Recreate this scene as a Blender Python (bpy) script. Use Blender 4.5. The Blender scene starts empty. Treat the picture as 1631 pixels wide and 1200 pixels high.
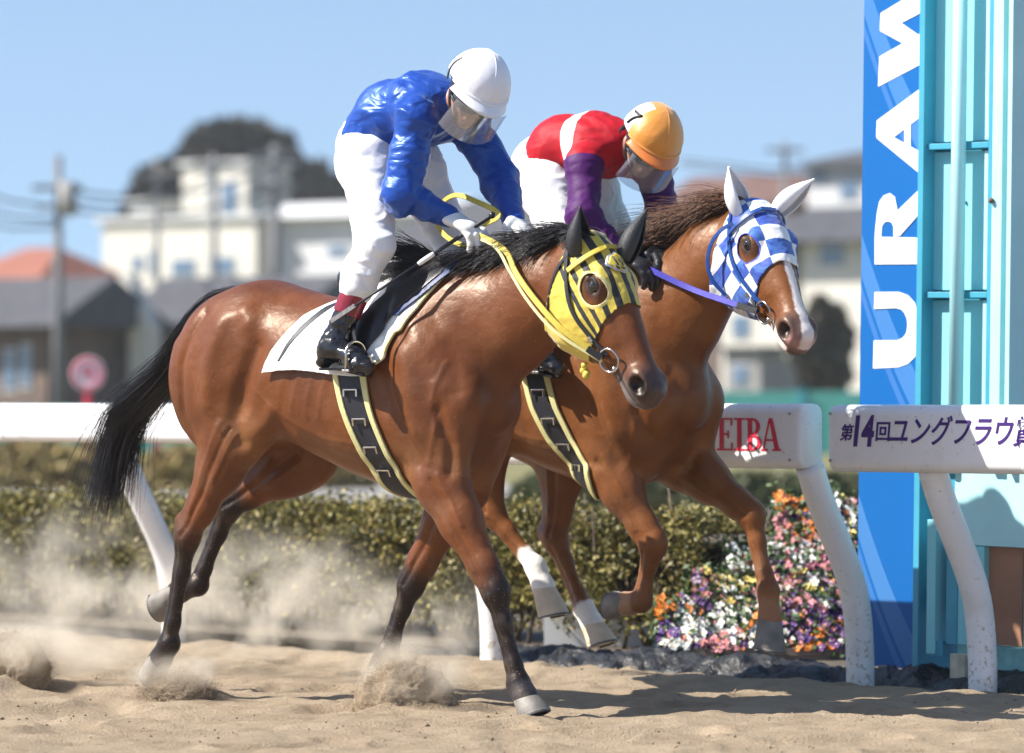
import bpy, bmesh, math, random
import numpy as np
from mathutils import Vector, Matrix

# ------------------------------------------------------------------ camera, sky, sun, exposure
SC = bpy.context.scene
COL = SC.collection
F = 6992.0; CX = 815.5; HY = 643.0; CAMZ = 1.15
cam_d = bpy.data.cameras.new('camera'); cam = bpy.data.objects.new('camera', cam_d); COL.objects.link(cam)
cam.location = (0, 0, CAMZ); cam.rotation_euler = (math.radians(90), 0, 0)
cam_d.sensor_width = 36; cam_d.lens = 36 * F / 1631; cam_d.shift_y = 43 / 1631
cam_d.clip_end = 5000; cam_d.clip_start = 0.5
cam_d.dof.use_dof = True; cam_d.dof.focus_distance = 16.35; cam_d.dof.aperture_fstop = 2.4
SC.camera = cam
SUN_A, SUN_E = 82.0, 45.0       # degrees left of the line behind the camera; elevation
wd = bpy.data.worlds.new('World'); SC.world = wd; wd.use_nodes = True
nt = wd.node_tree
sky = nt.nodes.new('ShaderNodeTexSky'); sky.sky_type = 'NISHITA'; sky.sun_disc = False
sky.sun_elevation = math.radians(SUN_E); sky.sun_rotation = math.radians(180 + SUN_A)
sky.air_density = 1.0; sky.dust_density = 0.6; sky.ozone_density = 2.3; sky.altitude = 100
tcw = nt.nodes.new('ShaderNodeTexCoord'); ad = nt.nodes.new('ShaderNodeVectorMath'); ad.operation = 'ADD'; ad.inputs[1].default_value = (0, 0, .13)
nm = nt.nodes.new('ShaderNodeVectorMath'); nm.operation = 'NORMALIZE'
nt.links.new(tcw.outputs['Generated'], ad.inputs[0]); nt.links.new(ad.outputs[0], nm.inputs[0]); nt.links.new(nm.outputs[0], sky.inputs['Vector'])
nt.links.new(sky.outputs[0], nt.nodes['Background'].inputs[0])
nt.nodes['Background'].inputs[1].default_value = 0.098
sd = bpy.data.lights.new('sun', 'SUN'); sd.energy = 5.0; sd.angle = math.radians(0.5); sd.color = (1, .95, .87)
so = bpy.data.objects.new('sun', sd); COL.objects.link(so)
a_, e_ = math.radians(SUN_A), math.radians(SUN_E)
to_sun = Vector((-math.sin(a_) * math.cos(e_), -math.cos(a_) * math.cos(e_), math.sin(e_)))
so.rotation_euler = to_sun.to_track_quat('Z', 'Y').to_euler(); so.location = (-5, 5, 12)
SC.view_settings.view_transform = 'Standard'; SC.view_settings.look = 'None'
SC.view_settings.exposure = 0.90; SC.view_settings.gamma = 1
SC.render.film_transparent = False
SC.cycles.volume_step_rate = 1.0; SC.cycles.volume_max_steps = 128
SC.cycles.volume_bounces = 2; SC.cycles.max_bounces = 8; SC.cycles.transparent_max_bounces = 24
SC.cycles.use_adaptive_sampling = True

rnd = random.Random(7)
R = np.random.RandomState(11)

# ------------------------------------------------------------------ helpers
def W(px, py, Y):
    """point at depth Y seen at photo pixel px,py"""
    return np.array([(px - CX) * Y / F, Y, CAMZ - (py - HY) * Y / F])

def link(o, parent=None):
    COL.objects.link(o)
    if parent is not None: o.parent = parent
    return o

def mesh_obj(name, V, Fc, mat=None, parent=None, smooth=True, cols=None, uv=None):
    me = bpy.data.meshes.new(name)
    if isinstance(Fc, np.ndarray):
        n = Fc.shape[1]; V = np.asarray(V, dtype=np.float32)
        me.vertices.add(len(V)); me.vertices.foreach_set('co', V.ravel())
        me.loops.add(len(Fc) * n); me.loops.foreach_set('vertex_index', Fc.astype(np.int32).ravel())
        me.polygons.add(len(Fc)); me.polygons.foreach_set('loop_start', np.arange(0, len(Fc) * n, n, dtype=np.int32))
        me.update(calc_edges=True); me.validate()
    else:
        me.from_pydata([tuple(map(float, v)) for v in V], [], [tuple(map(int, f)) for f in Fc]); me.update()
    if smooth: me.polygons.foreach_set('use_smooth', [True] * len(me.polygons))
    if cols is not None:
        at = me.color_attributes.new('Col', 'FLOAT_COLOR', 'POINT')
        c = np.ones((len(V), 4), dtype=np.float32); c[:, :3] = cols; at.data.foreach_set('color', c.ravel())
    if uv is not None:
        at = me.attributes.new('P', 'FLOAT_VECTOR', 'POINT'); at.data.foreach_set('vector', np.asarray(uv, dtype=np.float32).ravel())
    if mat is not None:
        me.materials.append(mat)
    return link(bpy.data.objects.new(name, me), parent)

def empty(name, loc=(0, 0, 0), rz=0, parent=None):
    o = bpy.data.objects.new(name, None); o.location = loc; o.rotation_euler = (0, 0, rz); o.empty_display_size = .1
    return link(o, parent)

def tag(o, label=None, cat=None, group=None, kind=None):
    if label: o['label'] = label
    if cat: o['category'] = cat
    if group: o['group'] = group
    if kind: o['kind'] = kind
    return o

def vnoise(P, seed=0):
    """smooth value noise in 3-D, -1..1"""
    P = np.asarray(P, dtype=np.float64); i = np.floor(P).astype(np.int64); f = P - i; f = f * f * (3 - 2 * f)
    def hsh(a, b, c):
        n = (a * 374761393 + b * 668265263 + c * 2147483647 + seed * 974634777) & 0xFFFFFFFF
        n = ((n ^ (n >> 13)) * 1274126177) & 0xFFFFFFFF
        n = (n ^ (n >> 16)) & 0xFFFF
        return n / 32767.5 - 1
    x, y, z = i[..., 0], i[..., 1], i[..., 2]; fx, fy, fz = f[..., 0], f[..., 1], f[..., 2]
    r = 0
    for dx in (0, 1):
        for dy in (0, 1):
            for dz in (0, 1):
                w = (fx if dx else 1 - fx) * (fy if dy else 1 - fy) * (fz if dz else 1 - fz)
                r = r + w * hsh(x + dx, y + dy, z + dz)
    return r

def fbm(P, seed=0, oct=4):
    P = np.asarray(P, dtype=np.float64); r = 0; a = .5
    for k in range(oct):
        r = r + a * vnoise(P * 2 ** k + 17.3 * k, seed + k); a *= .5
    return r

class MB:
    """collects simple shapes into one mesh"""
    def __init__(s): s.V = []; s.F = []; s.C = []
    def add(s, V, Fc, c=None):
        n = len(s.V); s.V.extend([tuple(map(float, v)) for v in V]); s.F.extend([tuple(int(i) + n for i in f) for f in Fc])
        if c is not None: s.C.extend([tuple(c)] * len(V))
        return s
    def box(s, c, size, rz=0, M=None):
        x, y, z = [q / 2 for q in size]
        P = [(-x, -y, -z), (x, -y, -z), (x, y, -z), (-x, y, -z), (-x, -y, z), (x, -y, z), (x, y, z), (-x, y, z)]
        if M is None: M = Matrix.Translation(Vector(c)) @ Matrix.Rotation(rz, 4, 'Z')
        s.add([M @ Vector(p) for p in P], [(0, 3, 2, 1), (4, 5, 6, 7), (0, 1, 5, 4), (1, 2, 6, 5), (2, 3, 7, 6), (3, 0, 4, 7)])
        return s
    def tube(s, pts, rad, n=10, flat=1.0, up=None, cap=True):
        pts = [np.asarray(p, float) for p in pts]; m = len(pts)
        if np.isscalar(rad): rad = [rad] * m
        T = []
        for i in range(m):
            t = pts[min(i + 1, m - 1)] - pts[max(i - 1, 0)]; T.append(t / (np.linalg.norm(t) + 1e-9))
        u = np.array(up if up is not None else ((0, 0, 1) if abs(T[0][2]) < .9 else (0, 1, 0)), float)
        V = []
        for i in range(m):
            a = np.cross(T[i], u); a /= np.linalg.norm(a) + 1e-9; b = np.cross(a, T[i]);
            if up is None: u = b
            for k in range(n):
                th = 2 * math.pi * k / n
                V.append(pts[i] + rad[i] * (math.cos(th) * a + flat * math.sin(th) * b))
        Fc = [(i * n + k, i * n + (k + 1) % n, (i + 1) * n + (k + 1) % n, (i + 1) * n + k) for i in range(m - 1) for k in range(n)]
        if cap: Fc.append(tuple(range(n))[::-1]); Fc.append(tuple(range((m - 1) * n, m * n)))
        return s.add(V, Fc)
    def torus(s, c, Rr, r, M, n=28, m=8):
        V = []
        for i in range(n):
            a = 2 * math.pi * i / n
            for k in range(m):
                b = 2 * math.pi * k / m
                p = Vector(((Rr + r * math.cos(b)) * math.cos(a), (Rr + r * math.cos(b)) * math.sin(a), r * math.sin(b)))
                V.append(Vector(c) + M @ p)
        return s.add(V, [(i * m + k, ((i + 1) % n) * m + k, ((i + 1) % n) * m + (k + 1) % m, i * m + (k + 1) % m) for i in range(n) for k in range(m)])
    def poly(s, pts, thick, M):
        """extruded polygon, pts 2-D in M's xy plane"""
        n = len(pts)
        V = [M @ Vector((p[0], p[1], 0)) for p in pts] + [M @ Vector((p[0], p[1], thick)) for p in pts]
        Fc = [tuple(range(n))[::-1], tuple(range(n, 2 * n))] + [(i, (i + 1) % n, n + (i + 1) % n, n + i) for i in range(n)]
        return s.add(V, Fc)
    def sphere(s, c, r, n=12, m=8, sc=(1, 1, 1)):
        V = []
        for j in range(m + 1):
            ph = math.pi * j / m
            for i in range(n):
                th = 2 * math.pi * i / n
                V.append((c[0] + r * sc[0] * math.sin(ph) * math.cos(th), c[1] + r * sc[1] * math.sin(ph) * math.sin(th), c[2] + r * sc[2] * math.cos(ph)))
        return s.add(V, [(j * n + i, (j + 1) * n + i, (j + 1) * n + (i + 1) % n, j * n + (i + 1) % n) for j in range(m) for i in range(n)])
    def build(s, name, mat, parent=None, smooth=False, bevel=0, cols=False):
        o = mesh_obj(name, s.V, s.F, mat, parent, smooth, cols=np.array(s.C) if cols else None)
        if bevel:
            b = o.modifiers.new('b', 'BEVEL'); b.width = bevel; b.segments = 2; b.limit_method = 'ANGLE'
        return o

# ------------------------------------------------------------------ materials
def newmat(name):
    m = bpy.data.materials.new(name); m.use_nodes = True
    return m, m.node_tree, m.node_tree.nodes['Principled BSDF']

def mat(name, col, rough=.6, metal=0, var=.12, vscale=6, bump=0, bscale=40, bdist=.01, sheen=0, coat=0, spec=.5, alpha=1, trans=0, emit=None, attr=False, stretch=None):
    m, t, p = newmat(name); N = t.nodes; L = t.links
    tc = N.new('ShaderNodeTexCoord')
    src = tc.outputs['Object']
    if stretch:
        mp = N.new('ShaderNodeMapping'); mp.inputs['Scale'].default_value = stretch; L.new(src, mp.inputs[0]); src = mp.outputs[0]
    no = N.new('ShaderNodeTexNoise'); no.inputs['Scale'].default_value = vscale; no.inputs['Detail'].default_value = 6
    L.new(src, no.inputs['Vector'])
    mr = N.new('ShaderNodeMapRange'); mr.inputs[1].default_value = .3; mr.inputs[2].default_value = .7
    mr.inputs[3].default_value = 1 - var; mr.inputs[4].default_value = 1 + var
    L.new(no.outputs['Fac'], mr.inputs[0])
    mx = N.new('ShaderNodeMix'); mx.data_type = 'RGBA'; mx.blend_type = 'MULTIPLY'; mx.inputs[0].default_value = 1
    if attr:
        at = N.new('ShaderNodeAttribute'); at.attribute_name = 'Col'; L.new(at.outputs['Color'], mx.inputs[6])
    else: mx.inputs[6].default_value = (*col, 1)
    L.new(mr.outputs[0], mx.inputs[7]); L.new(mx.outputs[2], p.inputs['Base Color'])
    p.inputs['Roughness'].default_value = rough; p.inputs['Metallic'].default_value = metal
    p.inputs['Specular IOR Level'].default_value = spec
    p.inputs['Sheen Weight'].default_value = sheen; p.inputs['Coat Weight'].default_value = coat
    p.inputs['Alpha'].default_value = alpha; p.inputs['Transmission Weight'].default_value = trans
    if bump:
        n2 = N.new('ShaderNodeTexNoise'); n2.inputs['Scale'].default_value = bscale; n2.inputs['Detail'].default_value = 5
        L.new(src, n2.inputs['Vector'])
        b = N.new('ShaderNodeBump'); b.inputs['Strength'].default_value = bump; b.inputs['Distance'].default_value = bdist
        L.new(n2.outputs['Fac'], b.inputs['Height']); L.new(b.outputs[0], p.inputs['Normal'])
    return m

# ------------------------------------------------------------------ implicit surfaces (smooth unions of muscles and bones)
def smin(a, b, k):
    h = np.maximum(k - np.abs(a - b), 0) / k
    return np.minimum(a, b) - h * h * k * .25

class Body:
    def __init__(s): s.prims = []       # (fn, lo, hi, k, tag, sub)
    def cone(s, a, b, ra, rb, k=.05, flat=1.0, n=(0, 1, 0), tag=0, sub=False):
        a = np.asarray(a, float); b = np.asarray(b, float); n = np.asarray(n, float); n = n / np.linalg.norm(n)
        def fn(P, a=a, b=b, ra=ra, rb=rb, flat=flat, n=n):
            g = 1 / flat - 1
            def q(x): return x + g * (x @ n)[..., None] * n
            A = q(a); B = q(b) - A; X = q(P) - A
            t = np.clip((X @ B) / max(B @ B, 1e-9), 0, 1)
            d = np.linalg.norm(X - t[..., None] * B, axis=-1) - (ra + (rb - ra) * t)
            return d * (flat ** .5)
        r = max(ra, rb); lo = np.minimum(a, b) - r; hi = np.maximum(a, b) + r
        s.prims.append((fn, lo, hi, k, tag, sub)); return s
    def chain(s, pts, rs, k=.04, flat=1.0, n=(0, 1, 0), tag=0):
        for i in range(len(pts) - 1): s.cone(pts[i], pts[i + 1], rs[i], rs[i + 1], k, flat, n, tag)
        return s
    def ell(s, c, ax, rad, k=.05, tag=0, sub=False):
        """ellipsoid: ax = 3x3 rows of unit axes"""
        c = np.asarray(c, float); ax = np.asarray(ax, float); rad = np.asarray(rad, float)
        def fn(P, c=c, ax=ax, rad=rad):
            X = (P - c) @ ax.T; q = np.linalg.norm(X / rad, axis=-1); q2 = np.linalg.norm(X / rad ** 2, axis=-1)
            return q * (q - 1) / np.maximum(q2, 1e-6)
        r = float(rad.max()); s.prims.append((fn, c - r, c + r, k, tag, sub)); return s
    def sweep(s, fr, knots, k=.05, power=2.0, tag=0):
        """fr=(origin, u, v, w); knots rows u, top, bottom, halfwidth"""
        O, u, v, w = [np.asarray(x, float) for x in fr]; K = smooth_knots(knots)
        def fn(P, O=O, u=u, v=v, w=w, K=K, power=power):
            X = P - O; U = X @ u; V_ = X @ v; W_ = X @ w
            uc = np.clip(U, K[0, 0], K[-1, 0])
            t = np.interp(uc, K[:, 0], K[:, 1]); b = np.interp(uc, K[:, 0], K[:, 2]); hw = np.interp(uc, K[:, 0], K[:, 3])
            c = (t + b) / 2; r = (t - b) / 2
            y = V_ - c; qn = np.sqrt(y * y + W_ * W_) + 1e-6
            sN = (np.abs(y / r) ** power + np.abs(W_ / hw) ** power) ** (1 / power) + 1e-6
            d = qn * (1 - 1 / sN); d = np.where(sN < .3, -np.minimum(r, hw) * .8, d)
            ex = U - uc
            return np.where(np.abs(ex) > 0, np.sqrt(np.maximum(d, 0) ** 2 + ex * ex), d) * .9
        c = [O + u * a_ + v * b_ + w * d_ for (a_, t_, bb, hw) in (K[0], K[-1], K[len(K) // 2], K[len(K) // 4], K[3 * len(K) // 4]) for b_ in (t_, bb) for d_ in (-hw, hw)]
        c = np.array(c); s.prims.append((fn, c.min(0) - .08, c.max(0) + .08, k, tag, False)); return s
    def evalp(s, P, tags=None):
        D = np.full(P.shape[:-1], 9.0)
        for fn, lo, hi, k, tg, sub in s.prims:
            if tags is not None and tg not in tags: continue
            d = fn(P)
            D = -smin(-D, d, k) if sub else smin(D, d, k)
        return D
    def label(s, P):
        """tag of the nearest primitive for each point"""
        best = np.full(len(P), 9.0); lab = np.zeros(len(P), int)
        for fn, lo, hi, k, tg, sub in s.prims:
            if sub: continue
            d = fn(P); m = d < best; best[m] = d[m]; lab[m] = tg
        return lab
    def surface(s, h, tags=None, grow=0.0):
        pr = [p for p in s.prims if tags is None or p[4] in tags]
        lo = np.min([p[1] for p in pr if not p[5]], 0) - 4 * h - grow; hi = np.max([p[2] for p in pr if not p[5]], 0) + 4 * h + grow
        n = np.ceil((hi - lo) / h).astype(int) + 1
        D = np.full(tuple(n), .5, dtype=np.float32)
        ax = [lo[i] + h * np.arange(n[i]) for i in range(3)]
        for fn, plo, phi, k, tg, sub in pr:
            m = k + 3 * h + grow
            i0 = np.clip(np.floor((plo - m - lo) / h).astype(int), 0, n - 1); i1 = np.clip(np.ceil((phi + m - lo) / h).astype(int) + 1, 1, n)
            if (i1 <= i0).any(): continue
            G = np.stack(np.meshgrid(*[ax[i][i0[i]:i1[i]] for i in range(3)], indexing='ij'), -1)
            d = fn(G).astype(np.float32)
            sl = tuple(slice(i0[i], i1[i]) for i in range(3))
            D[sl] = -smin(-D[sl], d, k) if sub else smin(D[sl], d, k)
        D -= grow
        return surface_nets(D, lo, h)

def smooth_knots(K, n=160):
    K = np.asarray(K, float); x = K[:, 0]; xs = np.linspace(x[0], x[-1], n); out = [xs]
    for c in range(1, K.shape[1]):
        y = K[:, c]; m = np.zeros(len(x)); d = np.diff(y) / np.diff(x)
        m[1:-1] = (d[1:] + d[:-1]) / 2; m[0] = d[0]; m[-1] = d[-1]
        i = np.clip(np.searchsorted(x, xs) - 1, 0, len(x) - 2); hh = x[i + 1] - x[i]; t = (xs - x[i]) / hh
        out.append((2 * t ** 3 - 3 * t ** 2 + 1) * y[i] + (t ** 3 - 2 * t ** 2 + t) * hh * m[i] + (-2 * t ** 3 + 3 * t ** 2) * y[i + 1] + (t ** 3 - t ** 2) * hh * m[i + 1])
    return np.stack(out, 1)

def surface_nets(D, lo, h):
    ins = D < 0
    c = [(0, 0, 0), (1, 0, 0), (0, 1, 0), (1, 1, 0), (0, 0, 1), (1, 0, 1), (0, 1, 1), (1, 1, 1)]
    n = np.array(D.shape) - 1
    S = np.zeros(tuple(n), dtype=np.int8)
    for o in c: S += ins[o[0]:o[0] + n[0], o[1]:o[1] + n[1], o[2]:o[2] + n[2]]
    ci = np.argwhere((S > 0) & (S < 8))
    vals = np.stack([D[ci[:, 0] + o[0], ci[:, 1] + o[1], ci[:, 2] + o[2]] for o in c], 1).astype(np.float64)
    acc = np.zeros((len(ci), 3)); cnt = np.zeros(len(ci))
    ca = np.array(c, float)
    for a in range(8):
        for b in range(a + 1, 8):
            if np.abs(ca[a] - ca[b]).sum() != 1: continue
            cr = (vals[:, a] < 0) != (vals[:, b] < 0)
            t = np.where(cr, vals[:, a] / (vals[:, a] - vals[:, b] + 1e-12), 0)
            acc += np.where(cr[:, None], ca[a] + t[:, None] * (ca[b] - ca[a]), 0); cnt += cr
    V = lo + h * (ci + acc / np.maximum(cnt, 1)[:, None])
    idx = np.full(tuple(n), -1, dtype=np.int32); idx[ci[:, 0], ci[:, 1], ci[:, 2]] = np.arange(len(ci))
    Q = []
    for ax in range(3):
        e = [0, 0, 0]; e[ax] = 1; u = (ax + 1) % 3; v = (ax + 2) % 3
        sl0 = [slice(None)] * 3; sl1 = [slice(None)] * 3; sl0[ax] = slice(0, -1); sl1[ax] = slice(1, None)
        A = ins[tuple(sl0)]; B = ins[tuple(sl1)]
        P = np.argwhere(A != B)
        ok = (P[:, u] > 0) & (P[:, v] > 0) & (P[:, u] < n[u]) & (P[:, v] < n[v]); P = P[ok]
        fl = A[P[:, 0], P[:, 1], P[:, 2]]
        def g(du, dv):
            q = P.copy(); q[:, u] -= du; q[:, v] -= dv; return idx[q[:, 0], q[:, 1], q[:, 2]]
        q = np.stack([g(1, 1), g(0, 1), g(0, 0), g(1, 0)], 1)
        q[~fl] = q[~fl][:, ::-1]; Q.append(q)
    Q = np.concatenate(Q); Q = Q[(Q >= 0).all(1)]
    return V, Q

def vnormals(V, Q):
    N = np.zeros_like(V); d = np.cross(V[Q[:, 2]] - V[Q[:, 0]], V[Q[:, 3 if Q.shape[1] == 4 else 1]] - V[Q[:, 1 if Q.shape[1] == 4 else 0]])
    if Q.shape[1] == 3: d = np.cross(V[Q[:, 1]] - V[Q[:, 0]], V[Q[:, 2]] - V[Q[:, 0]])
    for k in range(Q.shape[1]): np.add.at(N, Q[:, k], d)
    return N / (np.linalg.norm(N, axis=1, keepdims=True) + 1e-12)

def relax(V, Q, it=2, lam=.5):
    E = np.concatenate([Q[:, [0, 1]], Q[:, [1, 2]], Q[:, [2, 3]], Q[:, [3, 0]]])
    for _ in range(it):
        S = np.zeros_like(V); C = np.zeros(len(V))
        np.add.at(S, E[:, 0], V[E[:, 1]]); np.add.at(S, E[:, 1], V[E[:, 0]]); np.add.at(C, E[:, 0], 1); np.add.at(C, E[:, 1], 1)
        V = V + lam * (S / np.maximum(C, 1)[:, None] - V)
    return V

def clip(V, N, T, fields):
    """keep the part of a triangle mesh where every field > 0, with clean edges"""
    for f in fields:
        X = np.concatenate([V, N], 1); val = f(V); val = np.where(np.abs(val) < 1e-6, 1e-6, val)
        keep = val[T] > 0; cnt = keep.sum(1)
        newX = []; emap = {}; out = [T[cnt == 3]]
        base = len(V); extra = []
        for tri in T[(cnt > 0) & (cnt < 3)]:
            poly = []
            for k in range(3):
                a, b = int(tri[k]), int(tri[(k + 1) % 3])
                if val[a] > 0: poly.append(a)
                if (val[a] > 0) != (val[b] > 0):
                    key = (min(a, b), max(a, b))
                    if key not in emap:
                        t = val[key[0]] / (val[key[0]] - val[key[1]])
                        newX.append(X[key[0]] + t * (X[key[1]] - X[key[0]])); emap[key] = base + len(newX) - 1
                    poly.append(emap[key])
            for k in range(1, len(poly) - 1): extra.append((poly[0], poly[k], poly[k + 1]))
        if extra: out.append(np.array(extra))
        T = np.concatenate(out)
        if newX: X = np.concatenate([X, np.array(newX)])
        used = np.unique(T); rm = np.full(len(X), -1); rm[used] = np.arange(len(used))
        V = X[used, :3]; N = X[used, 3:]; T = rm[T]
    N = N / (np.linalg.norm(N, axis=1, keepdims=True) + 1e-9)
    return V, N, T

def quads_to_tris(Q): return np.concatenate([Q[:, [0, 1, 2]], Q[:, [0, 2, 3]]])

def shell(name, V, Q, N, fields, off, mt, parent, thick=.004, cols=None, uvf=None, disp=None):
    T = quads_to_tris(Q) if Q.shape[1] == 4 else Q
    v, n, t = clip(V, N, T, fields)
    o_ = off if disp is None else off + disp(v)[:, None]
    v2 = v + n * o_
    ob = mesh_obj(name, v2, t, mt, parent, True, cols=cols(v) if cols else None, uv=uvf(v) if uvf else None)
    s = ob.modifiers.new('s', 'SOLIDIFY'); s.thickness = thick; s.offset = -1
    return ob

def strap(mb, pts, nrm, width, thick=.004):
    """flat ribbon along pts, lying on surface normals nrm"""
    pts = np.asarray(pts, float); nrm = np.asarray(nrm, float); m = len(pts); V = []
    for i in range(m):
        t = pts[min(i + 1, m - 1)] - pts[max(i - 1, 0)]; t /= np.linalg.norm(t) + 1e-9
        n = nrm[i] - t * (nrm[i] @ t); n /= np.linalg.norm(n) + 1e-9; b = np.cross(t, n)
        for (x, y) in ((-1, 0), (1, 0), (1, 1), (-1, 1)):
            V.append(pts[i] + b * width / 2 * x * (1 if y == 0 else .86) + n * thick * y)
    Fc = [(i * 4 + k, i * 4 + (k + 1) % 4, (i + 1) * 4 + (k + 1) % 4, (i + 1) * 4 + k) for i in range(m - 1) for k in range(4)] + [(0, 3, 2, 1), tuple((m - 1) * 4 + k for k in range(4))]
    mb.add(V, Fc)

def spline(pts, n=40):
    pts = np.asarray(pts, float); m = len(pts)
    d = np.r_[0, np.cumsum(np.linalg.norm(np.diff(pts[:, :3], axis=0), axis=1) + 1e-6)]
    K = smooth_knots(np.c_[d, pts], n); return K[:, 1:]

def strands(name, roots, paths, rad, mt, parent, taper=.25, seg=3):
    """many hair strands; paths: list of (k,3) arrays"""
    k = len(paths[0]); P = np.stack(paths)          # n,k,3
    T = np.gradient(P, axis=1); T /= np.linalg.norm(T, axis=2, keepdims=True) + 1e-9
    up = np.array([.3, .5, .8]); a = np.cross(T, up); a /= np.linalg.norm(a, axis=2, keepdims=True) + 1e-9; b = np.cross(T, a)
    rr = (rad * np.linspace(1, taper, k))[None, :, None]
    V = np.stack([P + rr * (math.cos(2 * math.pi * j / seg) * a + math.sin(2 * math.pi * j / seg) * b) for j in range(seg)], 2)  # n,k,seg,3
    n = len(paths); base = (np.arange(n)[:, None, None] * k + np.arange(k - 1)[None, :, None]) * seg
    j = np.arange(seg)[None, None, :]; j2 = (j + 1) % seg
    Q = np.stack([base + j, base + j2, base + seg + j2, base + seg + j], -1).reshape(-1, 4)
    return mesh_obj(name, V.reshape(-1, 3), Q, mt, parent, True)

class X_:
    """little expression builder for shader maths"""
    t = None
    def __init__(s, o): s.o = o
    @staticmethod
    def op(op, *a):
        n = X_.t.nodes.new('ShaderNodeMath'); n.operation = op
        for i, v in enumerate(a):
            if isinstance(v, X_): X_.t.links.new(v.o, n.inputs[i])
            else: n.inputs[i].default_value = v
        return X_(n.outputs[0])
    def __add__(s, b): return X_.op('ADD', s, b)
    def __sub__(s, b): return X_.op('SUBTRACT', s, b)
    def __mul__(s, b): return X_.op('MULTIPLY', s, b)
    __radd__ = __add__; __rmul__ = __mul__
    def abs(s): return X_.op('ABSOLUTE', s)
    def frac(s): return X_.op('FRACT', s)
    def floor(s): return X_.op('FLOOR', s)
    def lt(s, b): return X_.op('LESS_THAN', s, b)
    def gt(s, b): return X_.op('GREATER_THAN', s, b)
    def sqrt(s): return X_.op('SQRT', s)
def attr_xyz(t):
    at = t.nodes.new('ShaderNodeAttribute'); at.attribute_name = 'P'; sp = t.nodes.new('ShaderNodeSeparateXYZ'); t.links.new(at.outputs['Vector'], sp.inputs[0])
    return [X_(o) for o in sp.outputs]
def mixcol(t, fac, a, b):
    n = t.nodes.new('ShaderNodeMix'); n.data_type = 'RGBA'; t.links.new(fac.o, n.inputs[0])
    for i, c in ((6, a), (7, b)):
        if isinstance(c, tuple): n.inputs[i].default_value = (*c, 1)
        else: t.links.new(c, n.inputs[i])
    return n.outputs[2]
def fabric_bump(m, t, p, sc=30, st=.3, d=.004, detail=4):
    tc = t.nodes.new('ShaderNodeTexCoord'); n2 = t.nodes.new('ShaderNodeTexNoise'); n2.inputs['Scale'].default_value = sc; n2.inputs['Detail'].default_value = detail
    t.links.new(tc.outputs['Object'], n2.inputs['Vector']); b = t.nodes.new('ShaderNodeBump'); b.inputs['Strength'].default_value = st; b.inputs['Distance'].default_value = d
    t.links.new(n2.outputs['Fac'], b.inputs['Height']); t.links.new(b.outputs[0], p.inputs['Normal'])
# ------------------------------------------------------------------ horses
TH = math.radians(40.0); HC, HS = math.cos(TH), math.sin(TH)
class Frame:
    """horse-fixed frame: h forward, l towards the far side, z up"""
    def __init__(s, ox, oy): s.ox = ox; s.oy = oy
    def H(s, px, py, l):
        a = (px - CX) / F
        h = (a * (s.oy + l * HC) - s.ox - l * HS) / (HC + a * HS)
        Y = s.oy - h * HS + l * HC
        return np.array([h, l, CAMZ - (py - HY) * Y / F])
    def root(s, name): return empty(name, (s.ox, s.oy, 0), -TH)
    def place(s, o): o.location = (s.ox, s.oy, 0); o.rotation_euler = (0, 0, -TH)
FR1 = Frame(-0.60, 16.7); FR2 = Frame(0.15, 17.55)

TORSO = [(-.80, 1.28, 1.08, .07), (-.765, 1.39, .99, .135), (-.68, 1.51, .94, .20), (-.57, 1.595, .94, .242), (-.45, 1.63, .97, .262),
         (-.30, 1.60, 1.00, .252), (-.12, 1.56, .94, .262), (.05, 1.55, .88, .272), (.20, 1.575, .835, .27), (.32, 1.625, .80, .25),
         (.42, 1.60, .81, .23), (.51, 1.54, .85, .205), (.59, 1.45, .90, .175), (.66, 1.35, .97, .13), (.705, 1.24, 1.08, .065)]
HEAD = [(-.07, -.01, -.09, .04), (-.03, .035, -.145, .062), (.04, .05, -.20, .078), (.11, .058, -.245, .088), (.18, .056, -.27, .090),
        (.24, .048, -.268, .084), (.30, .038, -.235, .072), (.37, .026, -.185, .060), (.44, .012, -.150, .047), (.50, .002, -.138, .047),
        (.55, -.002, -.128, .054), (.59, -.018, -.120, .050), (.625, -.045, -.108, .036), (.642, -.065, -.098, .018)]
HEAD = [(a, b * 1.08, c * 1.14, d * 1.22) for a, b, c, d in HEAD]
HK = smooth_knots(HEAD)
HPOW = 2.3

def head_frame(P, M, yaw=0.0):
    P = np.asarray(P, float); u = np.asarray(M, float) - P; Lh = np.linalg.norm(u); u = u / Lh
    w = np.array([-math.sin(yaw), math.cos(yaw), 0]); w = w - u * (w @ u); w /= np.linalg.norm(w)
    v = np.cross(u, w); v = v if v[0] > 0 else -v
    return P, u, v, w       # w points to the far side

def head_pt(fr, u, v, side, off=0.0):
    """point and normal on the head skin at head coordinates u (poll to muzzle), v (jaw to forehead); side -1 is the near side"""
    O, U, V, Wd = fr
    def surf(u, v):
        t = np.interp(u, HK[:, 0], HK[:, 1]); b = np.interp(u, HK[:, 0], HK[:, 2]); hw = np.interp(u, HK[:, 0], HK[:, 3])
        c, r = (t + b) / 2, (t - b) / 2; q = np.clip(abs(v - c) / r, 0, .995)
        return O + U * u + V * v + Wd * side * hw * (1 - q ** HPOW) ** (1 / HPOW)
    p = surf(u, v); e = .01
    n = np.cross(surf(u + e, v) - surf(u - e, v), surf(u, v + e) - surf(u, v - e)); n /= np.linalg.norm(n)
    if n @ (p - (O + U * u + V * np.interp(u, HK[:, 0], (HK[:, 1] + HK[:, 2]) / 2))) < 0: n = -n
    return p + n * off, n

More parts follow.
